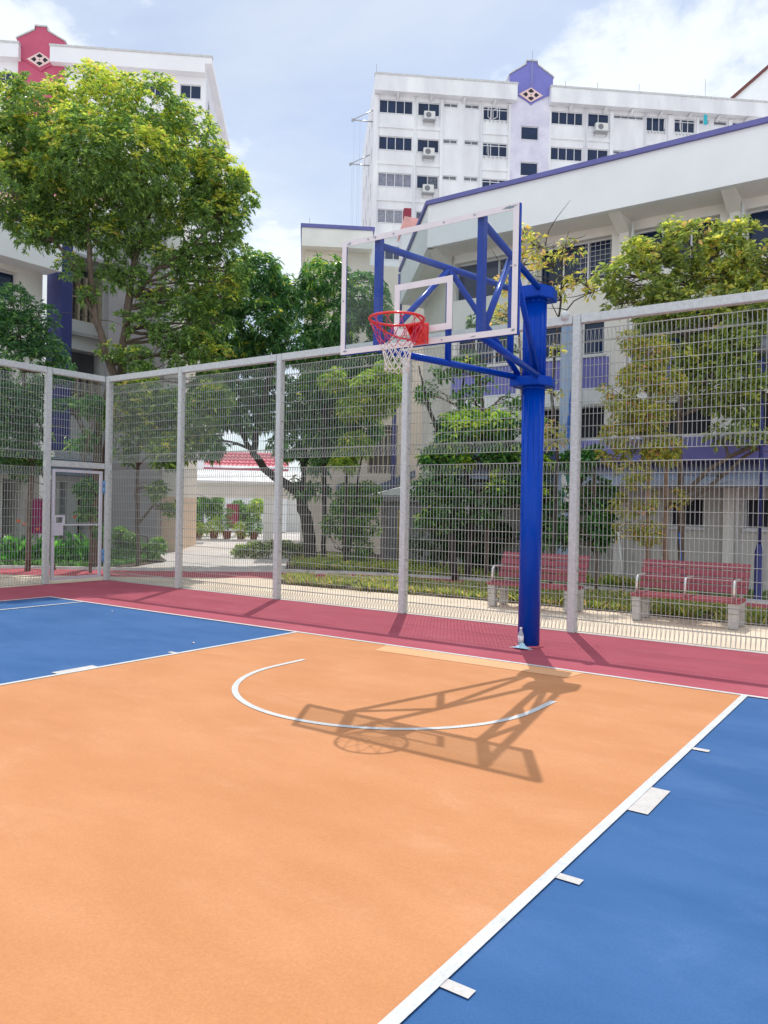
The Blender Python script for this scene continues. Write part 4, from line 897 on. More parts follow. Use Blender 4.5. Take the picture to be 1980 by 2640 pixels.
# wall and small canopy behind walkway
W_ = thing('rear_wall_block', (o3-ln*9)[:3], 'pale single storey block seen under the covered walkway', 'building')
r0 = pd(300, 1160, 47); r0 = np.array([r0[0], r0[1], 0]); b = MB(); wall(b, r0[:2], E1, N1, 0.0, 16.0, -0.2, 3.4, [(3.0, 4.2, 0.2, 2.2), (9.6, 10.6, 0.6, 2.0)], 0.3); b.build('wall', MT['beige'], W_)
b = MB(); b.face([r0+e3*3+up*0.2-n3*0.29, r0+e3*4.2+up*0.2-n3*0.29, r0+e3*4.2+up*2.2-n3*0.29, r0+e3*3+up*2.2-n3*0.29]); b.face([r0+e3*9.6+up*0.6-n3*0.29, r0+e3*10.6+up*0.6-n3*0.29, r0+e3*10.6+up*2.0-n3*0.29, r0+e3*9.6+up*2.0-n3*0.29]); b.build('dark_opening', MT['glassdark'], W_)
q = pd(655, 1100, 27); b = MB(); q3 = np.array([q[0], q[1], 0]); X_ = thing('garden_wall', q3, 'plain beige garden wall behind the leaning trunk', 'wall')
b.obox(q3, e3*3.6, -n3*0.2, up*1.75); b.build('panel', MT['beige2'], X_)
q = pd(400, 1050, 31); q3 = np.array([q[0], q[1], 0]); b = MB(); AW = thing('awning', (q[0], q[1], q[2]), 'small sloping grey awning hung at the left end of the walkway', 'awning')
b.extr([q3+up*q[2]-ld*0.5, q3+up*(q[2]+0.06)-ld*0.5, q3+up*(q[2]-0.42)+ld*0.95, q3+up*(q[2]-0.48)+ld*0.95], -ln*1.6); b.build('sheet', MT['kerb'], AW)

# ------------------------------------------------------------------ foliage
DK = 2.7
def emit_leaves(name, P, D, L, W, C, m, parent=None, droop=0.15, bend=False, seed=0):
    """one mesh of many small folded leaves; C is each leaf's own colour"""
    rg = np.random.default_rng(seed); n = len(P)
    D = D/np.linalg.norm(D, axis=1, keepdims=True); up_ = rg.normal(size=(n, 3)); up_[:, 2] += 1.2
    S = np.cross(D, up_); S /= np.linalg.norm(S, axis=1, keepdims=True)+1e-9; N = np.cross(S, D); L = L[:, None]; W = W[:, None]
    dz = np.array([0, 0, 1.0])
    if not bend:
        V = np.stack([P, P+D*L*0.45+S*W*0.5+N*W*0.18, P+D*L-dz*L*droop, P+D*L*0.45-S*W*0.5+N*W*0.18], 1); k = 4
        tri = np.array([[0, 3, 2], [0, 2, 1]])
    else:
        a = P+D*L*0.33-dz*L*droop*0.12; c = P+D*L*0.70-dz*L*droop*0.5
        V = np.stack([P, a+S*W*0.45+N*W*0.15, a-S*W*0.45+N*W*0.15, c+S*W*0.38+N*W*0.12, c-S*W*0.38+N*W*0.12, P+D*L*0.97-dz*L*droop], 1); k = 6
        tri = np.array([[0, 2, 1], [1, 2, 4], [1, 4, 3], [3, 4, 5]])
    V = V.reshape(-1, 3)
    if parent is not None: V = V-np.array(world_loc(parent))
    F = (tri[None]+np.arange(n)[:, None, None]*k).reshape(-1, 3)
    me = bpy.data.meshes.new(name); me.vertices.add(len(V)); me.vertices.foreach_set('co', V.astype(np.float32).ravel())
    me.loops.add(F.size); me.loops.foreach_set('vertex_index', F.astype(np.int32).ravel())
    me.polygons.add(len(F)); me.polygons.foreach_set('loop_start', np.arange(0, F.size, 3, dtype=np.int32)); me.polygons.foreach_set('loop_total', np.full(len(F), 3, np.int32))
    ca = me.color_attributes.new('leafcol', 'FLOAT_COLOR', 'POINT')
    cc = np.repeat(np.concatenate([C, np.ones((n, 1))], 1), k, axis=0); ca.data.foreach_set('color', cc.astype(np.float32).ravel())
    me.materials.append(m); me.update(calc_edges=True); me.validate()
    o = bpy.data.objects.new(name, me); COL.objects.link(o)
    if parent is not None: o.parent = parent
    return o
def palette(rg, n, cols, w, jit=0.22):
    cols = np.array(cols); idx = rg.choice(len(cols), n, p=np.array(w)/sum(w)); c = cols[idx]*(1+rg.uniform(-jit, jit, (n, 1))); return np.clip(c, 0, 1)
def tufts(rg, lobes, density, zs=0.85, clump=1.1, thr=-0.12, shell=0.45):
    T_, O_ = [], []
    for (c, r, dn) in lobes:
        n = int(density*DK*dn**0.6*r*r*12.6)
        d = rg.normal(size=(n, 3)); d /= np.linalg.norm(d, axis=1, keepdims=True)
        rr = r*(shell+(1-shell)*rg.random((n, 1))**0.6); p = np.array(c)+d*rr*np.array([1, 1, zs])
        keep = [noise.noise(Vector(q)*clump) > thr-0.1 for q in p]
        T_.append(p[keep]); O_.append(d[keep])
    return np.concatenate(T_), np.concatenate(O_)
def rosettes(rg, T_, O_, m, ln, wd, upb=0.6, spread=1.0, jitter=0.5):
    n = len(T_); ax = O_*0.7+np.array([0, 0, upb]); ax /= np.linalg.norm(ax, axis=1, keepdims=True)
    P = np.repeat(T_, m, 0); A = np.repeat(ax, m, 0); d = rg.normal(size=P.shape); d -= A*np.sum(d*A, 1, keepdims=True); d /= np.linalg.norm(d, axis=1, keepdims=True)+1e-9
    D = d*spread+A*rg.uniform(-0.1, 0.9, (len(P), 1)); P = P+A*rg.uniform(-0.5, 0.5, (len(P), 1))*ln*jitter+d*ln*0.12*rg.random((len(P), 1))
    L = ln*rg.uniform(0.5, 1.35, len(P)); return P, D, L, L*wd*rg.uniform(0.8, 1.2, len(P))
def limb(b, p0, p1, r0, r1, rg, sag=0.0, wob=0.12, n=7):
    p0, p1 = np.array(p0, float), np.array(p1, float); L = np.linalg.norm(p1-p0); w1, w2 = rg.normal(size=3)*wob*L, rg.normal(size=3)*wob*L*0.6; pts = []; rs = []
    for i in range(n+1):
        t = i/n; q = p0+(p1-p0)*t+w1*math.sin(math.pi*t)*0.5+w2*math.sin(2*math.pi*t)*0.4; q[2] += sag*L*math.sin(math.pi*t); pts.append(tuple(q)); rs.append(r0+(r1-r0)*t)
    b.tube(pts, rs, 7); return pts
def tree(name, label, cat, trunks, lobes, density, m, ln, wd, cols, w, young=None, ypow=0.35, bark='bark', seed=1, upb=0.6, droop=0.15, bend=False, lm='leaf', thr=-0.12, clump=1.1, shell=0.45, group=None, twigs=7, zs=0.85, limb_r=0.045, spread=1.0, bare=0):
    rg = np.random.default_rng(seed); base = trunks[0][0][0]
    root = thing(name, (base[0], base[1], 0), label, cat, group)
    trunks = [([(p[0], p[1], -0.05) if (i == 0 and p[2] < 1.2) else p for i, p in enumerate(pts)], rads) for pts, rads in trunks]
    b = MB(); nodes = []
    for pts, rads in trunks:
        sm = []; sr = []
        for i in range(len(pts)-1):
            for k in range(4):
                t = k/4; p = np.array(pts[i])*(1-t)+np.array(pts[i+1])*t; p = p+rg.normal(size=3)*rads[i]*0.16*(k > 0); sm.append(tuple(p)); sr.append(rads[i]*(1-t)+rads[i+1]*t)
        sm.append(tuple(pts[-1])); sr.append(rads[-1]); b.tube(sm, sr, 10); nodes += [(np.array(p), r) for p, r in zip(sm, sr)]
    T_, O_ = tufts(rg, lobes, density, zs=zs, thr=thr, clump=clump, shell=shell)
    for (c, r, dn) in lobes:
        c = np.array(c); cand = [(np.linalg.norm(c-q)+max(0, q[2]-c[2]+r*0.2)*2.5, i) for i, (q, rr) in enumerate(nodes)]; i = min(cand)[1]; q, rr = nodes[i]
        pts = limb(b, q, c, min(rr*0.8, limb_r*(0.6+r)), 0.012, rg, 0.05)
        near = [p for p in T_[rg.permutation(len(T_))[:900]] if np.linalg.norm(p-c) < r*1.1][:twigs]
        for p in near: s = pts[rg.integers(2, len(pts))]; limb(b, s, p, 0.011, 0.004, rg, 0.06, 0.1, 5)
    for k in range(bare):
        q, rr = nodes[rg.integers(len(nodes)//3, len(nodes))]; d = rg.normal(size=3); d[2] = abs(d[2])*0.4; d /= np.linalg.norm(d); limb(b, q, q+d*rg.uniform(0.4, 0.95), 0.01, 0.003, rg, 0.0, 0.08, 6)
    b.build('trunk', MT[bark], root)
    P, D, L, W = rosettes(rg, T_, O_, m, ln, wd, upb, spread); n = len(P)
    C = palette(rg, n, cols, w)
    if young is not None:
        zmin, zmax = T_[:, 2].min(), T_[:, 2].max(); e = np.repeat(O_[:, 2]*0.5+0.5, m)*0.5+np.repeat((T_[:, 2]-zmin)/(zmax-zmin), m)*0.5
        nz = np.repeat(np.array([noise.noise(Vector(q)*1.3+Vector((7, 3, 1))) for q in T_]), m)
        pr = np.clip((e-0.48)*1.9+nz*1.2, 0, 1)*ypow; pick = (np.repeat(rg.random(len(T_)), m) < pr) & (rg.random(n) < 0.85); C[pick] = palette(rg, pick.sum(), young[0], young[1])
    emit_leaves('crown', P, D, L, W, C, MT[lm], root, droop, bend, seed)
    return root
def lb(lst, D, K=1.0):          # lobes measured as (u, v, radius, depth offset, density)
    out = []
    for (u, v, r, dd, dn) in lst: out.append((tuple(pd(u, v, D+dd)), r*KS*(D+dd)/FPX*K, dn))
    return out
def tp(lst, D): return [tuple(pd(u, v, D+dd)) for u, v, dd in lst]
G1 = [(0.082, 0.135, 0.045), (0.12, 0.178, 0.055), (0.055, 0.105, 0.038), (0.20, 0.28, 0.06)]
YG = ([(0.34, 0.35, 0.06), (0.27, 0.31, 0.055), (0.38, 0.31, 0.08), (0.38, 0.24, 0.10)], [4, 5, 2, 0.6])

# big tree on the left
D1 = 18.6
tr = [(tp([(206, 1228, 0), (206, 1050, 0), (215, 900, 0), (246, 810, 0), (222, 735, 0), (205, 680, 0), (196, 600, 0), (190, 480, 0), (185, 350, 0)], D1), [0.1, 0.095, 0.09, 0.09, 0.08, 0.07, 0.06, 0.045, 0.02]),
      (tp([(212, 1228, 0.35), (222, 1000, 0.35), (262, 812, 0.3), (266, 740, 0.3), (280, 640, 0.3), (292, 560, 0.3), (330, 440, 0.3), (350, 320, 0.3)], D1), [0.1, 0.095, 0.10, 0.09, 0.085, 0.065, 0.045, 0.02]),
      (tp([(292, 640, 0.3), (340, 580, 0.2), (400, 540, 0), (450, 500, 0)], D1), [0.05, 0.04, 0.03, 0.015]),
      (tp([(205, 690, 0), (150, 560, 0), (100, 500, 0), (30, 430, 0)], D1), [0.05, 0.04, 0.03, 0.012])]
L1 = lb([(430, 560, 44, 0, 0.8), (480, 640, 44, 0.2, 0.8), (400, 660, 40, 0.1, 0.7), (350, 720, 34, 0, 0.6), (420, 740, 40, 0.1, 0.8), (470, 770, 36, 0.2, 0.7), (280, 600, 40, 0.2, 0.55), (330, 650, 34, 0.3, 0.6), (240, 760, 26, -0.2, 0.5), (160, 470, 46, 0, 0.8), (70, 510, 40, 0, 0.5), (530, 430, 30, 0, 0.8), (235, 600, 34, 0.3, 0.5), (320, 830, 34, 0, 0.7), (455, 440, 60, 0.2, 0.9), (500, 400, 44, 0, 0.9), (515, 590, 34, 0.1, 0.8), (470, 700, 34, 0.2, 0.7), (120, 380, 90, 0.9, 0.9), (95, 262, 95, 0, 1), (215, 225, 88, 0.3, 1), (320, 245, 92, -0.3, 1), (400, 310, 85, 0, 1), (60, 340, 90, 0.5, 1), (180, 330, 105, -0.8, 1), (290, 360, 105, -0.8, 1), (25, 300, 60, 0, 1),
         (30, 410, 85, 0, 0.9), (380, 400, 95, 0.3, 1), (470, 385, 62, 0, 1), (130, 440, 80, 0.4, 0.9), (300, 470, 75, 0.2, 0.8), (430, 490, 70, 0, 0.8), (490, 450, 42, 0, 0.9), (505, 535, 36, 0, 0.7), (235, 420, 70, 0.6, 0.9),
         (215, 520, 40, 0, 0.6), (375, 570, 42, 0, 0.45), (470, 575, 50, 0.5, 0.7), (100, 500, 42, 0, 0.55), (150, 575, 30, -0.4, 0.55), (190, 640, 24, 0, 0.5), (270, 700, 30, 0, 0.6), (330, 690, 36, 0, 0.4), (300, 780, 38, -0.2, 0.8), (390, 765, 40, 0, 0.75), (440, 650, 40, 0.4, 0.6), (350, 620, 34, 0, 0.3), (455, 820, 30, 0, 0.6), (250, 520, 50, 0.2, 0.8), (330, 540, 48, 0.3, 0.7), (420, 600, 44, 0.2, 0.6), (500, 480, 40, 0, 0.8), (60, 470, 46, 0, 0.6), (20, 200, 40, 0, 0.9), (410, 700, 34, 0.3, 0.5), (150, 500, 40, 0.2, 0.7), (505, 620, 34, 0.2, 0.7)], D1)
tree('broadleaf_tree', 'largest tree with rounded yellow-tipped crown at the left', 'tree', tr, L1, 40, 8, 0.105, 0.36, G1, [4, 3, 3, 1.4], YG, 0.95, seed=11, thr=-0.02, clump=2.9, bare=26)

# dark lower foliage behind corner posts
D2 = 17.2
tree('broadleaf_tree', 'olive tipped low tree directly behind the fence corner', 'tree', [(tp([(300, 1160, 2.5), (296, 1040, 2.0), (300, 900, 1.5)], D2), [0.05, 0.045, 0.02])],
     lb([(300, 850, 50, 0.5, 0.8), (370, 880, 48, 0.3, 1), (300, 940, 50, 0.6, 1), (365, 975, 42, 0, 1), (430, 900, 48, 0, 0.9), (460, 860, 42, 0, 0.8), (340, 1060, 22, 0, 0.6), (255, 900, 40, 0.8, 0.8), (280, 980, 40, 0.5, 0.9), (330, 900, 50, 0.8, 1), (400, 960, 42, 0.4, 1), (370, 1100, 18, 0, 0.6)], D2), 38, 6, 0.13, 0.36, G1, [4, 3, 4, 1], YG, 0.45, seed=12)
# mango tree in the centre
GM = [(0.045, 0.115, 0.042), (0.032, 0.085, 0.036), (0.075, 0.155, 0.05), (0.14, 0.23, 0.065)]
D3 = 20.5
tr = [(tp([(672, 1182, 0), (660, 1110, 0), (640, 1060, 0), (600, 1035, 0), (570, 1012, 0), (548, 980, 0), (560, 900, 0), (590, 780, 0), (600, 650, 0)], D3), [0.17, 0.16, 0.13, 0.11, 0.10, 0.09, 0.07, 0.05, 0.02]),
      (tp([(548, 985, 0), (520, 930, 0), (500, 850, 0), (490, 700, 0)], D3), [0.07, 0.06, 0.045, 0.02]),
      (tp([(655, 1090, 0), (655, 1000, 0.2), (690, 850, 0.4), (720, 680, 0.5)], D3), [0.07, 0.06, 0.05, 0.02])]
L3 = lb([(560, 590, 52, 0, 1), (490, 640, 52, 0, 1), (700, 590, 52, 0, 1), (780, 640, 60, 0, 1), (640, 650, 52, 0.4, 1), (560, 690, 62, 0, 1), (480, 720, 50, 0, 1), (720, 700, 62, 0, 1), (820, 690, 42, 0, 1), (640, 740, 55, 0, 1), (560, 770, 48, 0.3, 1), (460, 790, 38, 0, 0.9), (740, 780, 48, 0, 1), (820, 760, 36, 0, 0.9),
         (480, 880, 52, 0, 0.9), (520, 830, 44, 0, 1), (600, 840, 44, 0.4, 0.5), (680, 850, 52, 0, 1), (450, 960, 36, 0, 0.6), (620, 960, 40, 0.4, 0.6), (700, 940, 48, 0, 0.9), (650, 1050, 26, 0, 0.6), (690, 1060, 22, 0, 0.6), (760, 870, 44, 0, 0.8), (450, 840, 44, 0.2, 0.9), (540, 900, 44, 0.3, 0.8), (600, 890, 44, 0.4, 0.8), (440, 740, 40, 0.2, 0.9), (520, 760, 50, 0.5, 1), (600, 620, 44, 0.5, 1), (430, 670, 36, 0.4, 0.8), (700, 800, 50, 0.6, 1), (780, 830, 48, 0.6, 1), (640, 900, 40, 0.6, 0.7), (730, 920, 46, 0.6, 0.8), (790, 920, 40, 0.6, 0.7), (850, 800, 36, 0.4, 0.9), (560, 850, 40, 0.6, 0.6), (680, 980, 40, 0.6, 0.7)], D3)
tree('mango_tree', 'dark mango tree with leaning trunk left of the backboard', 'tree', tr, L3, 28, 9, 0.17, 0.25, GM, [4, 3, 3, 1.3], ([(0.35, 0.33, 0.05), (0.2, 0.3, 0.05)], [1, 3]), 0.25, 'barkdark', seed=13, upb=0.35, droop=0.4, bend=True, lm='leafgloss', thr=-0.06, clump=2.6)
# slim dark-trunked tree beside it
tree('slim_tree', 'slim straight dark trunk right of the leaning mango trunk', 'tree', [(tp([(702, 1215, 0), (700, 1050, 0), (702, 900, 0), (706, 820, 0)], 20.0), [0.07, 0.06, 0.05, 0.03]), (tp([(728, 1000, 0.4), (722, 900, 0.4), (724, 830, 0.4)], 20.0), [0.03, 0.025, 0.02])],
     lb([(700, 840, 36, 0, 0.7), (740, 860, 34, 0, 0.6), (690, 1010, 20, 0, 0.5)], 20), 18, 7, 0.2, 0.22, GM, [3, 3, 2, 1], None, 0, 'barkdark', seed=14, droop=0.5, bend=True)
# feathery pale tree behind net
GF = [(0.16, 0.24, 0.05), (0.24, 0.30, 0.07), (0.1, 0.18, 0.04), (0.4, 0.36, 0.08)]
tree('feathery_tree', 'light feathery green tree right under the basketball net', 'tree', [(tp([(745, 1180, 0), (748, 1000, 0), (760, 880, 0), (790, 800, 0)], 18.5), [0.05, 0.04, 0.03, 0.012]), (tp([(752, 1180, 0.5), (775, 1020, 0.5), (800, 900, 0.5)], 18.5), [0.03, 0.025, 0.01])],
     lb([(800, 840, 44, 0, 1), (840, 810, 36, 0, 1), (760, 880, 32, 0, 0.7), (830, 880, 34, 0, 0.7), (770, 960, 34, 0, 0.5), (740, 1000, 30, 0, 0.4), (850, 850, 26, -0.4, 0.8), (720, 820, 30, 0, 0.6)], 18.5), 60, 9, 0.13, 0.13, GF, [3, 3, 2, 0.8], None, 0, 'barkdark', seed=15, droop=0.5, thr=-0.1, spread=1.3)
# bush left of centre post
GB = [(0.06, 0.14, 0.03), (0.1, 0.2, 0.04), (0.18, 0.27, 0.06), (0.04, 0.08, 0.03)]
tree('leafy_bush', 'round bushy shrub standing left of the grey store', 'shrub', [(tp([(750, 1215, 0), (752, 1120, 0)], 19.3), [0.04, 0.02]), (tp([(765, 1215, 0), (780, 1120, 0)], 19.3), [0.03, 0.02])],
     lb([(745, 1080, 44, 0, 1), (790, 1070, 36, 0, 0.9), (740, 1135, 46, 0, 1), (790, 1130, 40, 0, 0.9), (725, 1185, 34, 0, 1), (770, 1185, 38, 0, 0.8), (810, 1100, 24, 0, 0.5)], 19.3), 42, 6, 0.10, 0.4, GB, [3, 3, 2, 2], None, 0, seed=16)
# dense tree right of the centre post, lime on top
D4 = 16.4
tr = [(tp([(985, 1232, 0), (975, 1150, 0), (985, 1060, 0), (955, 960, 0), (920, 860, 0), (905, 790, 0)], D4), [0.08, 0.075, 0.065, 0.05, 0.035, 0.012]), (tp([(1010, 1232, 0.3), (1020, 1100, 0.3), (1000, 980, 0.3), (990, 880, 0.3), (1010, 780, 0.3)], D4), [0.07, 0.06, 0.045, 0.03, 0.012])]
GD = [(0.035, 0.10, 0.03), (0.06, 0.15, 0.035), (0.025, 0.065, 0.03), (0.12, 0.22, 0.05)]
tree('broadleaf_tree', 'dense dark tree with lime crown between the pole and centre post', 'tree', tr,
     lb([(1000, 930, 58, 0, 1.1), (1080, 920, 48, 0, 1.1), (1060, 975, 55, 0, 1.1), (970, 985, 50, 0, 1), (930, 1000, 34, 0, 1), (1110, 990, 38, 0, 1), (1000, 1040, 58, 0, 1), (930, 1055, 42, 0, 1), (1080, 1050, 48, 0, 1), (960, 1110, 44, 0, 0.8), (1150, 920, 30, 0.4, 0.7), (1165, 1000, 34, 0.3, 1), (1170, 1080, 40, 0.3, 1.1), (1165, 1150, 36, 0.3, 1), (1050, 1110, 30, 0, 0.4), (920, 1130, 26, 0, 0.5)], D4),
     38, 6, 0.125, 0.42, GD, [3, 3, 3, 1.4], ([(0.36, 0.42, 0.06), (0.26, 0.36, 0.05)], [2, 3]), 0.95, 'barkdark', seed=17, lm='leafgloss', thr=-0.2, clump=1.6)
# loose branches over it, behind the backboard
tree('broadleaf_tree', 'loose leaved tree seen through the lower right of the backboard', 'tree', [(tp([(1050, 1200, 1.6), (1060, 1000, 1.6), (1040, 850, 1.6), (1020, 720, 1.6)], 14.9), [0.05, 0.045, 0.03, 0.01])],
     lb([(920, 850, 26, 1.6, 0.55), (960, 800, 30, 1.6, 0.5), (1010, 780, 36, 1.6, 0.6), (1060, 820, 36, 1.6, 0.55), (1090, 760, 30, 1.6, 0.5), (1010, 860, 34, 1.6, 0.5), (1070, 700, 34, 1.6, 0.5), (1110, 860, 30, 1.6, 0.5), (1030, 700, 26, 1.6, 0.4)], 14.9), 30, 6, 0.11, 0.42, GD, [3, 4, 1, 3], ([(0.5, 0.48, 0.08)], [1]), 0.4, 'bark', seed=18, bare=16, thr=-0.05)
# sparse yellow sapling just right of the pole
D5 = 14.5
YL = [(0.33, 0.28, 0.07), (0.20, 0.21, 0.07), (0.33, 0.20, 0.12), (0.13, 0.17, 0.06)]
tree('sparse_sapling', 'thin sparse sapling with yellow leaves beside the top of the pole', 'tree', [(tp([(1190, 1225, 0), (1205, 1000, 0), (1192, 860, 0), (1200, 740, 0), (1212, 650, 0), (1215, 560, 0), (1228, 500, 0)], D5), [0.035, 0.032, 0.028, 0.024, 0.018, 0.012, 0.005]),
     (tp([(1208, 690, 0), (1240, 650, 0), (1280, 630, 0)], D5), [0.014, 0.011, 0.005]), (tp([(1212, 650, 0), (1190, 560, 0), (1175, 520, 0)], D5), [0.01, 0.008, 0.004])],
     lb([(1150, 530, 28, 0, 0.5), (1190, 570, 34, 0, 0.45), (1240, 540, 30, 0, 0.25), (1215, 620, 30, 0, 0.35), (1170, 610, 26, 0, 0.4), (1285, 625, 24, 0, 0.45), (1250, 600, 26, 0, 0.3), (1200, 760, 16, 0, 0.4), (1195, 850, 18, 0, 0.5), (1195, 940, 30, 0, 0.9)], D5), 24, 4, 0.115, 0.42, YL, [4, 3, 1, 2], None, 0, 'barkdark', seed=19, bare=22, limb_r=0.012, thr=-0.3)
tree('sparse_sapling', 'pale orange leaved sapling seen through the right of the backboard', 'tree', [(tp([(1135, 1225, 0), (1130, 900, 0), (1120, 700, 0), (1110, 560, 0)], 14.8), [0.03, 0.026, 0.02, 0.006])],
     lb([(1100, 610, 34, 0, 0.7), (1135, 570, 30, 0, 0.7), (1080, 680, 30, 0, 0.5), (1140, 640, 26, 0, 0.6), (1130, 500, 20, 0, 0.25)], 14.8), 34, 5, 0.08, 0.4, [(0.42, 0.36, 0.12), (0.5, 0.3, 0.12), (0.25, 0.3, 0.1)], [3, 2, 3], None, 0, 'bark', seed=20, bare=18, limb_r=0.012, thr=-0.2)
# big yellow green tree, right
D6 = 14.9
GY = [(0.14, 0.175, 0.055), (0.20, 0.23, 0.065), (0.085, 0.12, 0.045), (0.28, 0.28, 0.07)]
tr = [(tp([(1475, 1215, 0.2), (1470, 1060, 0.2), (1465, 900, 0.2), (1480, 760, 0.2), (1490, 620, 0.2), (1500, 540, 0.2)], D6), [0.06, 0.055, 0.05, 0.042, 0.025, 0.01]),
      (tp([(1470, 1075, 0.2), (1530, 1015, 0.2), (1590, 980, 0.1), (1680, 940, 0.0), (1760, 880, 0)], D6), [0.045, 0.04, 0.035, 0.03, 0.02]), (tp([(1480, 1090, 0.3), (1540, 1045, 0.3), (1610, 985, 0.3), (1700, 930, 0.2)], D6), [0.04, 0.035, 0.03, 0.02])]
tree('broadleaf_tree', 'spreading yellow-green tree above the right hand bench', 'tree', tr,
     lb([(1350, 590, 42, 0, 0.9), (1410, 550, 48, 0, 0.9), (1490, 530, 48, 0, 1), (1560, 550, 50, 0, 1), (1640, 560, 50, 0, 1), (1720, 560, 60, 0, 1), (1400, 620, 46, 0, 0.9), (1470, 610, 52, 0.3, 0.9), (1550, 620, 55, 0, 1), (1640, 640, 58, 0, 1), (1330, 660, 30, 0, 0.6), (1400, 690, 38, 0.2, 0.6), (1480, 690, 42, 0.2, 0.6),
         (1560, 700, 46, 0, 0.8), (1640, 730, 50, 0, 1), (1600, 800, 48, 0, 1), (1650, 850, 50, 0, 1), (1560, 860, 40, 0.2, 0.7), (1520, 790, 40, 0.3, 0.7), (1320, 600, 36, 0, 0.8), (1380, 540, 36, 0, 0.8), (1450, 500, 30, 0, 0.7), (1520, 500, 34, 0, 0.8), (1600, 510, 40, 0, 0.9), (1430, 660, 50, 0, 0.9), (1510, 660, 50, 0, 1), (1600, 680, 50, 0, 1), (1590, 750, 46, 0, 1), (1540, 820, 42, 0, 0.9), (1470, 780, 40, 0.2, 0.8), (1620, 930, 38, 0, 0.6), (1550, 940, 30, 0.3, 0.4), (1500, 850, 34, 0.4, 0.6), (1640, 770, 50, 0, 0.9), (1350, 620, 36, 0, 0.8), (1440, 570, 44, 0.2, 1), (1500, 760, 42, 0.4, 0.8), (1600, 600, 46, 0.3, 1), (1560, 760, 44, 0.2, 0.9), (1610, 870, 44, 0.2, 0.8), (1440, 720, 36, 0.3, 0.7)], D6),
     30, 6, 0.115, 0.42, GY, [4, 3, 3, 1.3], ([(0.38, 0.35, 0.08), (0.30, 0.32, 0.07), (0.42, 0.27, 0.13)], [3, 4, 1]), 0.6, 'bark', seed=21, thr=-0.14, clump=2.0, bare=14)
# olive feathery tree behind right post
GO = [(0.24, 0.23, 0.05), (0.17, 0.19, 0.05), (0.32, 0.28, 0.07), (0.40, 0.17, 0.10), (0.11, 0.14, 0.04)]
tree('feathery_tree', 'olive feathery tree with reddish tips left of the right hand bench', 'tree', [(tp([(1400, 1228, 0), (1400, 1100, 0), (1402, 980, 0), (1400, 840, 0), (1395, 740, 0)], 14.3), [0.04, 0.037, 0.033, 0.022, 0.008]), (tp([(1440, 1228, 0.4), (1438, 1100, 0.4), (1440, 950, 0.4)], 14.3), [0.055, 0.05, 0.03])],
     lb([(1360, 740, 30, 0, 0.6), (1410, 760, 40, 0, 1), (1380, 820, 44, 0, 1), (1440, 830, 40, 0, 1), (1350, 880, 38, 0, 0.9), (1410, 900, 48, 0, 1.1), (1370, 960, 42, 0, 1), (1430, 970, 42, 0, 1), (1310, 850, 24, 0, 0.4), (1330, 940, 32, 0, 0.8), (1370, 1020, 38, 0, 0.6), (1300, 1000, 30, 0, 0.7), (1350, 1090, 32, 0, 0.45), (1400, 1080, 32, 0, 0.5), (1400, 1150, 30, 0, 0.4), (1350, 1150, 26, 0, 0.35), (1460, 1080, 26, 0, 0.35)], 14.3),
     48, 9, 0.092, 0.30, GO, [4, 4, 2, 0.8, 2], None, 0, 'barklight', seed=22, thr=-0.12, clump=2.4, spread=1.3)
tree('leafy_bush', 'dark glossy shrub behind the fence post right of the blue pole', 'shrub', [(tp([(1290, 1225, 0), (1292, 1120, 0)], 14.6), [0.03, 0.02])],
     lb([(1280, 1050, 36, 0, 0.9), (1290, 1110, 36, 0, 1), (1270, 1170, 36, 0, 1), (1310, 1070, 26, 0, 0.8), (1290, 990, 30, 0, 0.8), (1250, 1000, 38, 0, 1), (1240, 1080, 40, 0.2, 1), (1230, 1150, 40, 0.2, 1), (1300, 1150, 30, 0, 0.8)], 14.6), 50, 6, 0.11, 0.42, GD, [3, 2, 3, 1], None, 0, seed=23, lm='leafgloss')
# dark trees at the far left
D7 = 18.2
tree('broadleaf_tree', 'grey-green tree at the left edge rising above the fence rail', 'tree', [(tp([(60, 1180, 0), (70, 1000, 0), (50, 800, 0), (40, 680, 0)], D7), [0.06, 0.05, 0.03, 0.01]), (tp([(115, 1150, 0), (100, 950, 0), (60, 850, 0)], D7), [0.03, 0.025, 0.01]), (tp([(120, 1170, 0.2), (100, 1050, 0.2), (60, 940, 0.2)], D7), [0.02, 0.018, 0.01])],
     lb([(20, 650, 42, 0, 0.5), (90, 690, 36, 0, 0.3), (40, 720, 50, 0, 1), (100, 760, 42, 0, 0.9), (0, 780, 60, 0, 1), (60, 800, 58, 0, 1.1), (130, 800, 30, 0, 0.7), (20, 880, 62, 0, 1.1), (90, 900, 52, 0, 1), (10, 960, 60, 0, 1.1), (140, 920, 32, 0, 0.7), (60, 1000, 44, 0.3, 0.8), (-50, 700, 60, 0, 1), (-50, 850, 70, 0, 1)], D7), 42, 6, 0.11, 0.32, [(0.04, 0.10, 0.045), (0.07, 0.14, 0.06), (0.03, 0.07, 0.035), (0.16, 0.26, 0.07)], [3, 3, 3, 0.9], None, 0, seed=24, bare=26, thr=-0.16)
tree('slim_tree', 'small dark leaved tree seen through the gate', 'tree', [(tp([(196, 1215, -0.6), (196, 1130, -0.6), (190, 1040, -0.6)], 18.2), [0.03, 0.026, 0.012])],
     lb([(190, 1060, 24, -0.6, 0.8), (185, 1110, 18, -0.6, 0.6), (200, 880, 26, -0.4, 0.6), (215, 1150, 14, -0.6, 0.4), (150, 880, 24, 0, 0.5), (175, 950, 30, 0, 0.5)], 18.2), 50, 6, 0.13, 0.34, GM, [3, 3, 2, 1], None, 0, seed=25)
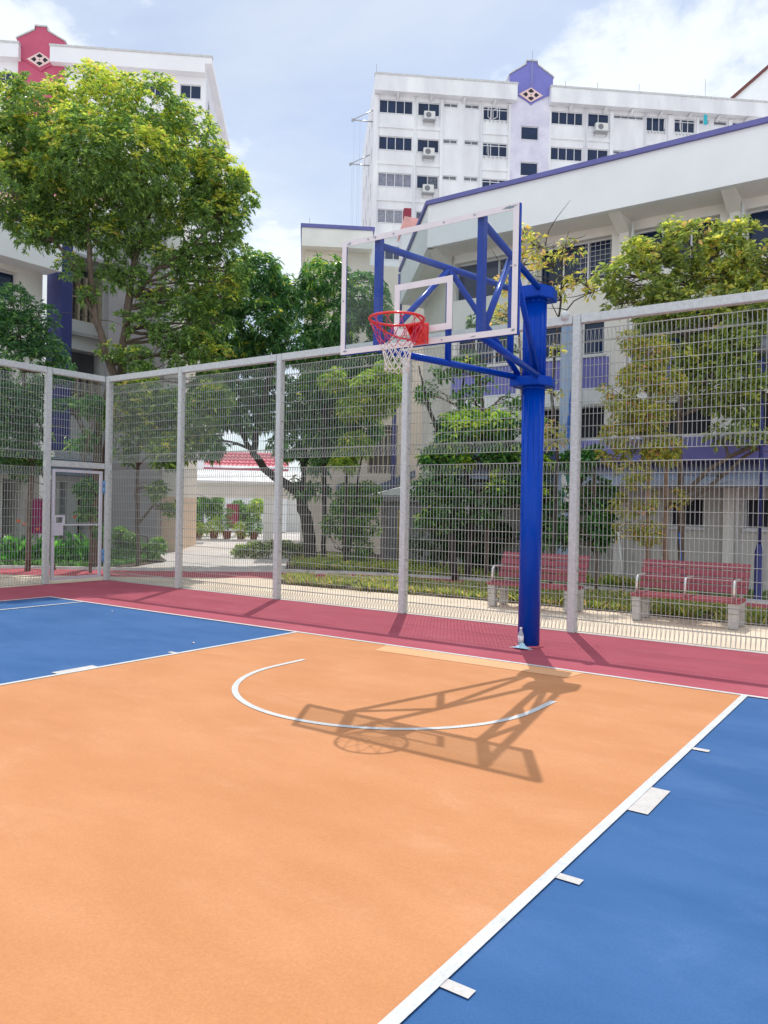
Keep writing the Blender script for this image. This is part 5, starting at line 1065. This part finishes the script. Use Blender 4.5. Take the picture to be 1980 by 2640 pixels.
# shrubs by the grey wall
tree('leafy_bush', 'low shrub at the foot of the grey wall', 'shrub', [(tp([(320, 1195, 0), (318, 1160, 0)], 21), [0.03, 0.02])], lb([(300, 1172, 20, 0, 0.9), (335, 1180, 22, 0, 1), (270, 1165, 18, 0, 0.8), (245, 1175, 16, 0, 0.8), (258, 1150, 12, 0, 0.6)], 21), 60, 6, 0.13, 0.3, GB, [3, 2, 2, 2], None, 0, seed=26)
tree('leafy_bush', 'variegated white and green hedge at the foot of the mango tree', 'shrub', [(tp([(580, 1200, 0), (580, 1190, 0)], 22.5), [0.02, 0.01])],
     lb([(520, 1190, 16, 0, 1), (550, 1186, 20, 0, 1), (585, 1184, 20, 0, 1), (620, 1186, 20, 0.3, 1), (655, 1190, 20, 0.6, 1)], 22.5), 90, 6, 0.10, 0.42, [(0.36, 0.36, 0.25), (0.08, 0.13, 0.04), (0.15, 0.19, 0.06)], [3, 4, 3], None, 0, seed=27)
# plants under the walkway with pots
for i, (u, r, h, red) in enumerate(((410, 14, 1140, 0), (428, 15, 1138, 1), (462, 16, 1142, 1), (490, 15, 1135, 0), (520, 14, 1140, 1), (548, 15, 1138, 0))):
    q = pd(u, 1165, 34.5); root = thing('potted_plant', (q[0], q[1], 0), ['leafy plant in a terracotta pot at the left end of the row', 'yellow-green plant in the second terracotta pot of the row', 'potted plant left of the middle of the walkway row', 'tall potted plant in the middle of the walkway row', 'potted plant right of the middle of the walkway row', 'potted plant beside the white walkway column'][i], 'plant', 'potted plants under the walkway')
    b = MB(); b.lathe([(0.14, 0.0), (0.2, 0.32), (0.22, 0.34), (0.17, 0.33)], (q[0], q[1], 0), 14); b.build('pot', MT['pot'], root)
    rg = np.random.default_rng(40+i); hh = [0.3, 0.22, 0.4, 0.75, 0.2, 0.5][i]; T_, O_ = tufts(rg, [((q[0], q[1], 0.3+hh*0.45), 0.26+0.06*(i % 3), 1.0), ((q[0]+rg.uniform(-0.15, 0.15), q[1], 0.35+hh), 0.2+0.05*(i % 2), 0.8)], 16, thr=-0.6); P, D, L, W = rosettes(rg, T_, O_, 5, 0.16, 0.28)
    emit_leaves('foliage', P, D, L, W, palette(rg, len(P), GB if not red else GF, [3, 3, 2, 2]), MT['leaf'], root, 0.3, False, i)
for i, (u, v, rr) in enumerate(((455, 1085, 26), (520, 1105, 20), (556, 1095, 18), (415, 1110, 16))):
    tree('garden_tree', ['small tree framed by the left of the walkway opening', 'shrub in the middle of the walkway opening', 'bright green shrub beside the white walkway column', 'dark shrub at the far left of the walkway opening'][i], 'tree', [(tp([(u, 1165, 0), (u, v, 0)], 38), [0.05, 0.02])], lb([(u, v, rr, 0, 0.9), (u+8, v+25, rr*0.7, 0, 0.7), (u-6, v-14, rr*0.6, 0, 0.8)], 38), 26, 6, 0.2, 0.3, GB if i != 2 else GF, [3, 3, 2, 1], None, 0, seed=50+i)

# cannas in the left bed
rg = np.random.default_rng(61)
for i in range(30):
    t = i/29; u = -15+240*t+rg.uniform(-4, 4); q = gp(u, 1221-rg.uniform(0, 9)-2*t); sc = rg.uniform(0.8, 1.25)
    root = thing('canna_plant', (q[0], q[1], 0), 'green canna lily with orange flower in the bed by the gate', 'plant', 'canna lilies in the flower bed')
    n = 16; a = rg.uniform(0, 2*math.pi, n); zz = rg.uniform(0.02, 0.4, n)*sc; P = np.stack([q[0]+0.06*np.cos(a), q[1]+0.06*np.sin(a), zz], 1); D = np.stack([np.cos(a)*0.55, np.sin(a)*0.55, np.ones(n)], 1)
    emit_leaves('foliage', P, D, rg.uniform(0.28, 0.45, n)*sc, rg.uniform(0.08, 0.12, n), palette(rg, n, [(0.05, 0.17, 0.04), (0.1, 0.26, 0.05), (0.03, 0.09, 0.03)], [3, 3, 2]), MT['leaf'], root, 0.25, True, i)
    if rg.random() < 0.6:
        h = rg.uniform(0.72, 0.95)*sc; b = MB()
        for k in range(5): aa = rg.uniform(0, 6.28); b.face([(q[0], q[1], h-0.03), (q[0]+0.05*math.cos(aa), q[1]+0.05*math.sin(aa), h+0.02), (q[0]+0.04*math.cos(aa+0.8), q[1]+0.04*math.sin(aa+0.8), h+0.06), (q[0], q[1], h+0.03)])
        b.m = 1; b.tube([(q[0], q[1], 0.2), (q[0], q[1], h)], 0.006, 5); b.build('flower', [MT['orangefl'], MT['murgreen']], root)

# ground cover as stuff
def cover(name, poly, n, h, wd, cols, w, seed, cat, label, tuft=5, lean=0.6, up_=1.0, m='leaf'):
    rg = np.random.default_rng(seed); xs_ = [p[0] for p in poly]; ys_ = [p[1] for p in poly]; P = []
    def inside(x, y):
        c = False; j = len(poly)-1
        for i in range(len(poly)):
            if (poly[i][1] > y) != (poly[j][1] > y) and x < (poly[j][0]-poly[i][0])*(y-poly[i][1])/(poly[j][1]-poly[i][1])+poly[i][0]: c = not c
            j = i
        return c
    while len(P) < n:
        x, y = rg.uniform(min(xs_), max(xs_)), rg.uniform(min(ys_), max(ys_))
        if inside(x, y) and noise.noise(Vector((x*1.3, y*1.3, seed))) > -0.22: P.append((x, y, 0.0))
    P = np.repeat(np.array(P), tuft, 0); N = len(P); P = P+np.concatenate([rg.normal(size=(N, 2))*0.03, np.zeros((N, 1))], 1); a = rg.uniform(0, 2*math.pi, N)
    D = np.stack([np.cos(a)*lean, np.sin(a)*lean, up_*rg.uniform(0.4, 1.2, N)], 1); L = h*rg.uniform(0.5, 1.3, N)*(1+0.5*np.array([noise.noise(Vector((p[0]*0.9, p[1]*0.9, 5))) for p in P]))
    o = emit_leaves(name, P, D, L, np.maximum(L*wd, 0.004), palette(rg, N, cols, w, 0.3), MT[m], None, 0.25, True, seed); tag(o, label, cat, None, 'stuff')
strip = [(-7.0, 4.75), (-6.3, 4.2), (-4.5, 4.3), (-2.7, 4.55), (0, 4.65), (1.8, 4.6), (5, 4.55), (5, 5.65), (2.5, 5.65), (0, 5.9), (-2, 6.0), (-4.5, 5.85), (-6.3, 5.35)]
cover('ground_cover', strip, 9000, 0.22, 0.10, [(0.24, 0.23, 0.06), (0.15, 0.19, 0.05), (0.3, 0.25, 0.11), (0.09, 0.13, 0.04), (0.24, 0.15, 0.09)], [3, 4, 2, 3, 1.5], 71, 'plants', 'tufted yellow green ground cover plants between the benches and red path')
cover('ground_cover', [(-9.2, 7.6), bk[5], bk[6], bk[7], bk[8], (0.5, 8.0), (-3, 8.8), (-6, 9.2), (-10.2, 9.3)], 5000, 0.28, 0.13, [(0.29, 0.29, 0.06), (0.2, 0.25, 0.05), (0.34, 0.24, 0.1), (0.10, 0.16, 0.05)], [3, 3, 1, 3], 72, 'plants', 'bright tufted plants along the far kerb below the trees')
cover('ground_cover', [(0.3, 7.5), (5, 7.3), (5, 9.3), (-5, 9.3), (-3, 8.6)], 2600, 0.11, 0.08, [(0.1, 0.17, 0.05), (0.2, 0.25, 0.06), (0.07, 0.1, 0.04)], [3, 2, 2], 73, 'plants', 'short dark grass at the foot of the low white block')
cover('ground_cover', [bk[1], bk[2], (-11.6, 3.9), (-12.9, 6.3), (-16.2, 8.8), (-17.4, 7.8), (-17.4, -2)], 3200, 0.22, 0.16, [(0.05, 0.13, 0.04), (0.1, 0.2, 0.05), (0.04, 0.07, 0.03)], [3, 2, 2], 74, 'plants', 'dark low foliage in the bed behind the gate')
cover('grass', [(-11.3, 9.9), (-9.2, 7.4), (-8.2, 7.2), (-7, 8), (-9.5, 10.5), (-12, 12.5)], 1500, 0.12, 0.07, [(0.2, 0.26, 0.06), (0.3, 0.3, 0.1), (0.1, 0.15, 0.05)], [3, 2, 2], 75, 'grass', 'patchy grass beside the light paving')
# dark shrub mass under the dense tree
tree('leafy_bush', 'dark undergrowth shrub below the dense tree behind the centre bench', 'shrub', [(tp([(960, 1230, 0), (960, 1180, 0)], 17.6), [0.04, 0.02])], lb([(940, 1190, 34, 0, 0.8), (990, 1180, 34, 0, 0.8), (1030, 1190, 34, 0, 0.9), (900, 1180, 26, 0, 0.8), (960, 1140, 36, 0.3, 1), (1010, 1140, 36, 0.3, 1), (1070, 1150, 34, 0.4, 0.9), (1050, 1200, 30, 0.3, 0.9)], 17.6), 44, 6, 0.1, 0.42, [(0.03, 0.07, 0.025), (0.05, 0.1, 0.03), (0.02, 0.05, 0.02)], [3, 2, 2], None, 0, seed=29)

# ------------------------------------------------------------------ street furniture behind the fence
q = gp(1637, 1300); SL = thing('street_lamp', (q[0], q[1], 0), 'dark navy lamp post with thick base beside the right hand bench', 'street lamp')
b = MB(); b.lathe([(0.085, 0), (0.085, 0.03), (0.07, 0.05), (0.066, 0.86), (0.05, 0.92), (0.036, 0.98)], (q[0], q[1], 0), 18); b.build('base', MT['navy'], SL)
b = MB(); b.lathe([(0.034, 0.97), (0.03, 3.0), (0.034, 3.02), (0.034, 3.06), (0.028, 3.08), (0.026, 4.2)], (q[0], q[1], 0), 14); b.build('pole', MT['navy'], SL)
b = MB(); b.lathe([(0.05, 4.2), (0.16, 4.24), (0.17, 4.42), (0.05, 4.52)], (q[0], q[1], 0), 16); b.build('lantern', MT['glassgrey'], SL)
c = pd(1221, 682, 9.9); FL = thing('floodlight', (c[0], c[1], c[2]-0.08), 'small round grey lamp head above the fence rail beside the pole', 'lamp')
b = MB(); b.lathe([(0.01, -0.06), (0.045, -0.05), (0.055, 0.0), (0.045, 0.05), (0.01, 0.06)], tuple(c), 14); b.build('lamp_head', MT['galv'], FL)
b = MB(); b.tube([(c[0]+0.03, c[1], c[2]-0.02), (c[0]+0.09, c[1]+0.02, c[2]-0.06), (c[0]+0.09, 2.3, 3.88)], 0.012, 8); b.build('bracket', MT['galv'], FL)
for i, (u0, v0, u1, v1, D, nm, lab) in enumerate(((1352, 1240, 1335, 1150, 14.0, 'galv', 'thin pale stake leaning beside the left end of the right bench'), (1482, 1215, 1467, 1150, 14.0, 'murblue', 'thin blue stake behind the back of the right hand bench'))):
    a, c = pd(u0, v0, D), pd(u1, v1, D); a[2] = 0.0; b = MB(); b.tube([tuple(a), tuple(c)], 0.010, 6); o = b.build('tree_stake', MT[nm]); tag(o, lab, 'stake')
# red sign box, orange figure poster under walkway
q = pd(500, 1130, 37); b = MB(); b.box(q[0]-0.35, q[0]+0.35, q[1], q[1]+0.1, 0.4, 1.5); tag(b.build('notice_panel', MT['maroon']), 'maroon notice panel standing under the covered walkway', 'panel')

rnd = random.Random(9)
for i, (u, v, c) in enumerate(((417, 1391, 'peach'), (243, 1322, 'tape'), (620, 1258, 'barklight'), (760, 1300, 'barklight'), (1010, 1312, 'barklight'), (1450, 1345, 'barklight'), (1290, 1395, 'barklight'), (1560, 1372, 'barklight'), (1330, 1352, 'barklight'))):
    q = gp(u, v); a = rnd.uniform(0, 6.28); b = MB(); ca, sa = math.cos(a)*0.03, math.sin(a)*0.03
    b.face([(q[0]-ca, q[1]-sa, 0.012), (q[0]+sa*0.5, q[1]-ca*0.5, 0.02), (q[0]+ca, q[1]+sa, 0.014), (q[0]-sa*0.5, q[1]+ca*0.5, 0.022)])
    tag(b.build('fallen_leaf', MT[c]), 'tiny dry leaf lying on the ground near the fence', 'leaf', 'fallen leaves') if i > 1 else tag(b.build('fallen_petal', MT[c]), ['tiny pink petal lying on the blue court near the key line', 'tiny pale speck lying on the far blue court'][i], 'petal')

# ------------------------------------------------------------------ light and sky
sd = Vector((-0.235, 0.398, 0.887)).normalized()
elev = math.asin(sd.z); az = math.atan2(sd.x, sd.y)
sl = bpy.data.lights.new('sun', 'SUN'); sl.energy = 2.85; sl.angle = R(0.42); sl.color = (1.0, 0.95, 0.87)
so = bpy.data.objects.new('sun', sl); COL.objects.link(so); so.rotation_euler = sd.to_track_quat('Z', 'Y').to_euler()
wd = bpy.data.worlds.new('World'); SC.world = wd; wd.use_nodes = True; nt = wd.node_tree; nt.nodes.clear()
out = nt.nodes.new('ShaderNodeOutputWorld'); sky = nt.nodes.new('ShaderNodeTexSky'); sky.sky_type = 'NISHITA'; sky.sun_disc = False
sky.sun_elevation = elev; sky.sun_rotation = az; sky.air_density = 1.0; sky.dust_density = 1.0; sky.ozone_density = 2.5
bg = nt.nodes.new('ShaderNodeBackground'); bg.inputs['Strength'].default_value = 0.15
cb = nt.nodes.new('ShaderNodeBackground'); cb.inputs['Color'].default_value = (0.87, 0.935, 1.0, 1); cb.inputs['Strength'].default_value = 0.95
tc = nt.nodes.new('ShaderNodeTexCoord'); sp = nt.nodes.new('ShaderNodeSeparateXYZ'); nt.links.new(tc.outputs['Generated'], sp.inputs[0])
def mth(op, a, b=None, clamp=False):
    n = nt.nodes.new('ShaderNodeMath'); n.operation = op; n.use_clamp = clamp
    for i, v in enumerate((a, b)):
        if v is None: continue
        if isinstance(v, (int, float)): n.inputs[i].default_value = v
        else: nt.links.new(v, n.inputs[i])
    return n.outputs[0]
zz = mth('ADD', mth('MAXIMUM', sp.outputs['Z'], 0.0), 0.22); cx = mth('DIVIDE', sp.outputs['X'], zz); cy = mth('DIVIDE', sp.outputs['Y'], zz)
cv = nt.nodes.new('ShaderNodeCombineXYZ'); nt.links.new(cx, cv.inputs[0]); nt.links.new(cy, cv.inputs[1])
def nz(scale, det, ro, dis, off):
    mp = nt.nodes.new('ShaderNodeMapping'); mp.inputs['Location'].default_value = off; nt.links.new(cv.outputs[0], mp.inputs['Vector'])
    n = nt.nodes.new('ShaderNodeTexNoise'); n.inputs['Scale'].default_value = scale; n.inputs['Detail'].default_value = det; n.inputs['Roughness'].default_value = ro; n.inputs['Distortion'].default_value = dis
    nt.links.new(mp.outputs[0], n.inputs['Vector']); return n.outputs['Fac']
def mr(v, a, b, c=0.0, d=1.0):
    n = nt.nodes.new('ShaderNodeMapRange'); n.interpolation_type = 'SMOOTHSTEP'; n.inputs['From Min'].default_value = a; n.inputs['From Max'].default_value = b; n.inputs['To Min'].default_value = c; n.inputs['To Max'].default_value = d
    nt.links.new(v, n.inputs['Value']); return n.outputs['Result']
back = mr(sp.outputs['Y'], 0.25, -0.5, 0.0, 1.0)  # unseen sky behind the camera, brightened as added fill for walls facing it
veil = mr(nz(0.75, 7, 0.55, 0.4, (1.3, 0.4, 0)), 0.33, 0.66, 0.10, 0.72)
puff = mr(nz(1.9, 11, 0.6, 0.2, (4.2, 2.1, 0)), 0.435, 0.60, 0.0, 1.0)
fac = mth('MAXIMUM', mth('MAXIMUM', veil, puff), mth('MULTIPLY', back, 0.85))
nt.links.new(mth('ADD', mth('MULTIPLY', back, 0.34), mth('ADD', mth('MULTIPLY', puff, 0.16), 0.97)), cb.inputs['Strength'])
mx = nt.nodes.new('ShaderNodeMixShader'); nt.links.new(fac, mx.inputs[0]); nt.links.new(sky.outputs[0], bg.inputs['Color']); nt.links.new(bg.outputs[0], mx.inputs[1]); nt.links.new(cb.outputs[0], mx.inputs[2])
nt.links.new(mx.outputs[0], out.inputs['Surface'])

SC.view_settings.view_transform = 'Standard'; SC.view_settings.look = 'None'; SC.view_settings.exposure = 0.0; SC.view_settings.gamma = 1.0
SC.view_settings.use_curve_mapping = False
SC.cycles.use_denoising = True; SC.cycles.sample_clamp_indirect = 6.0; SC.cycles.max_bounces = 8; SC.cycles.transparent_max_bounces = 24
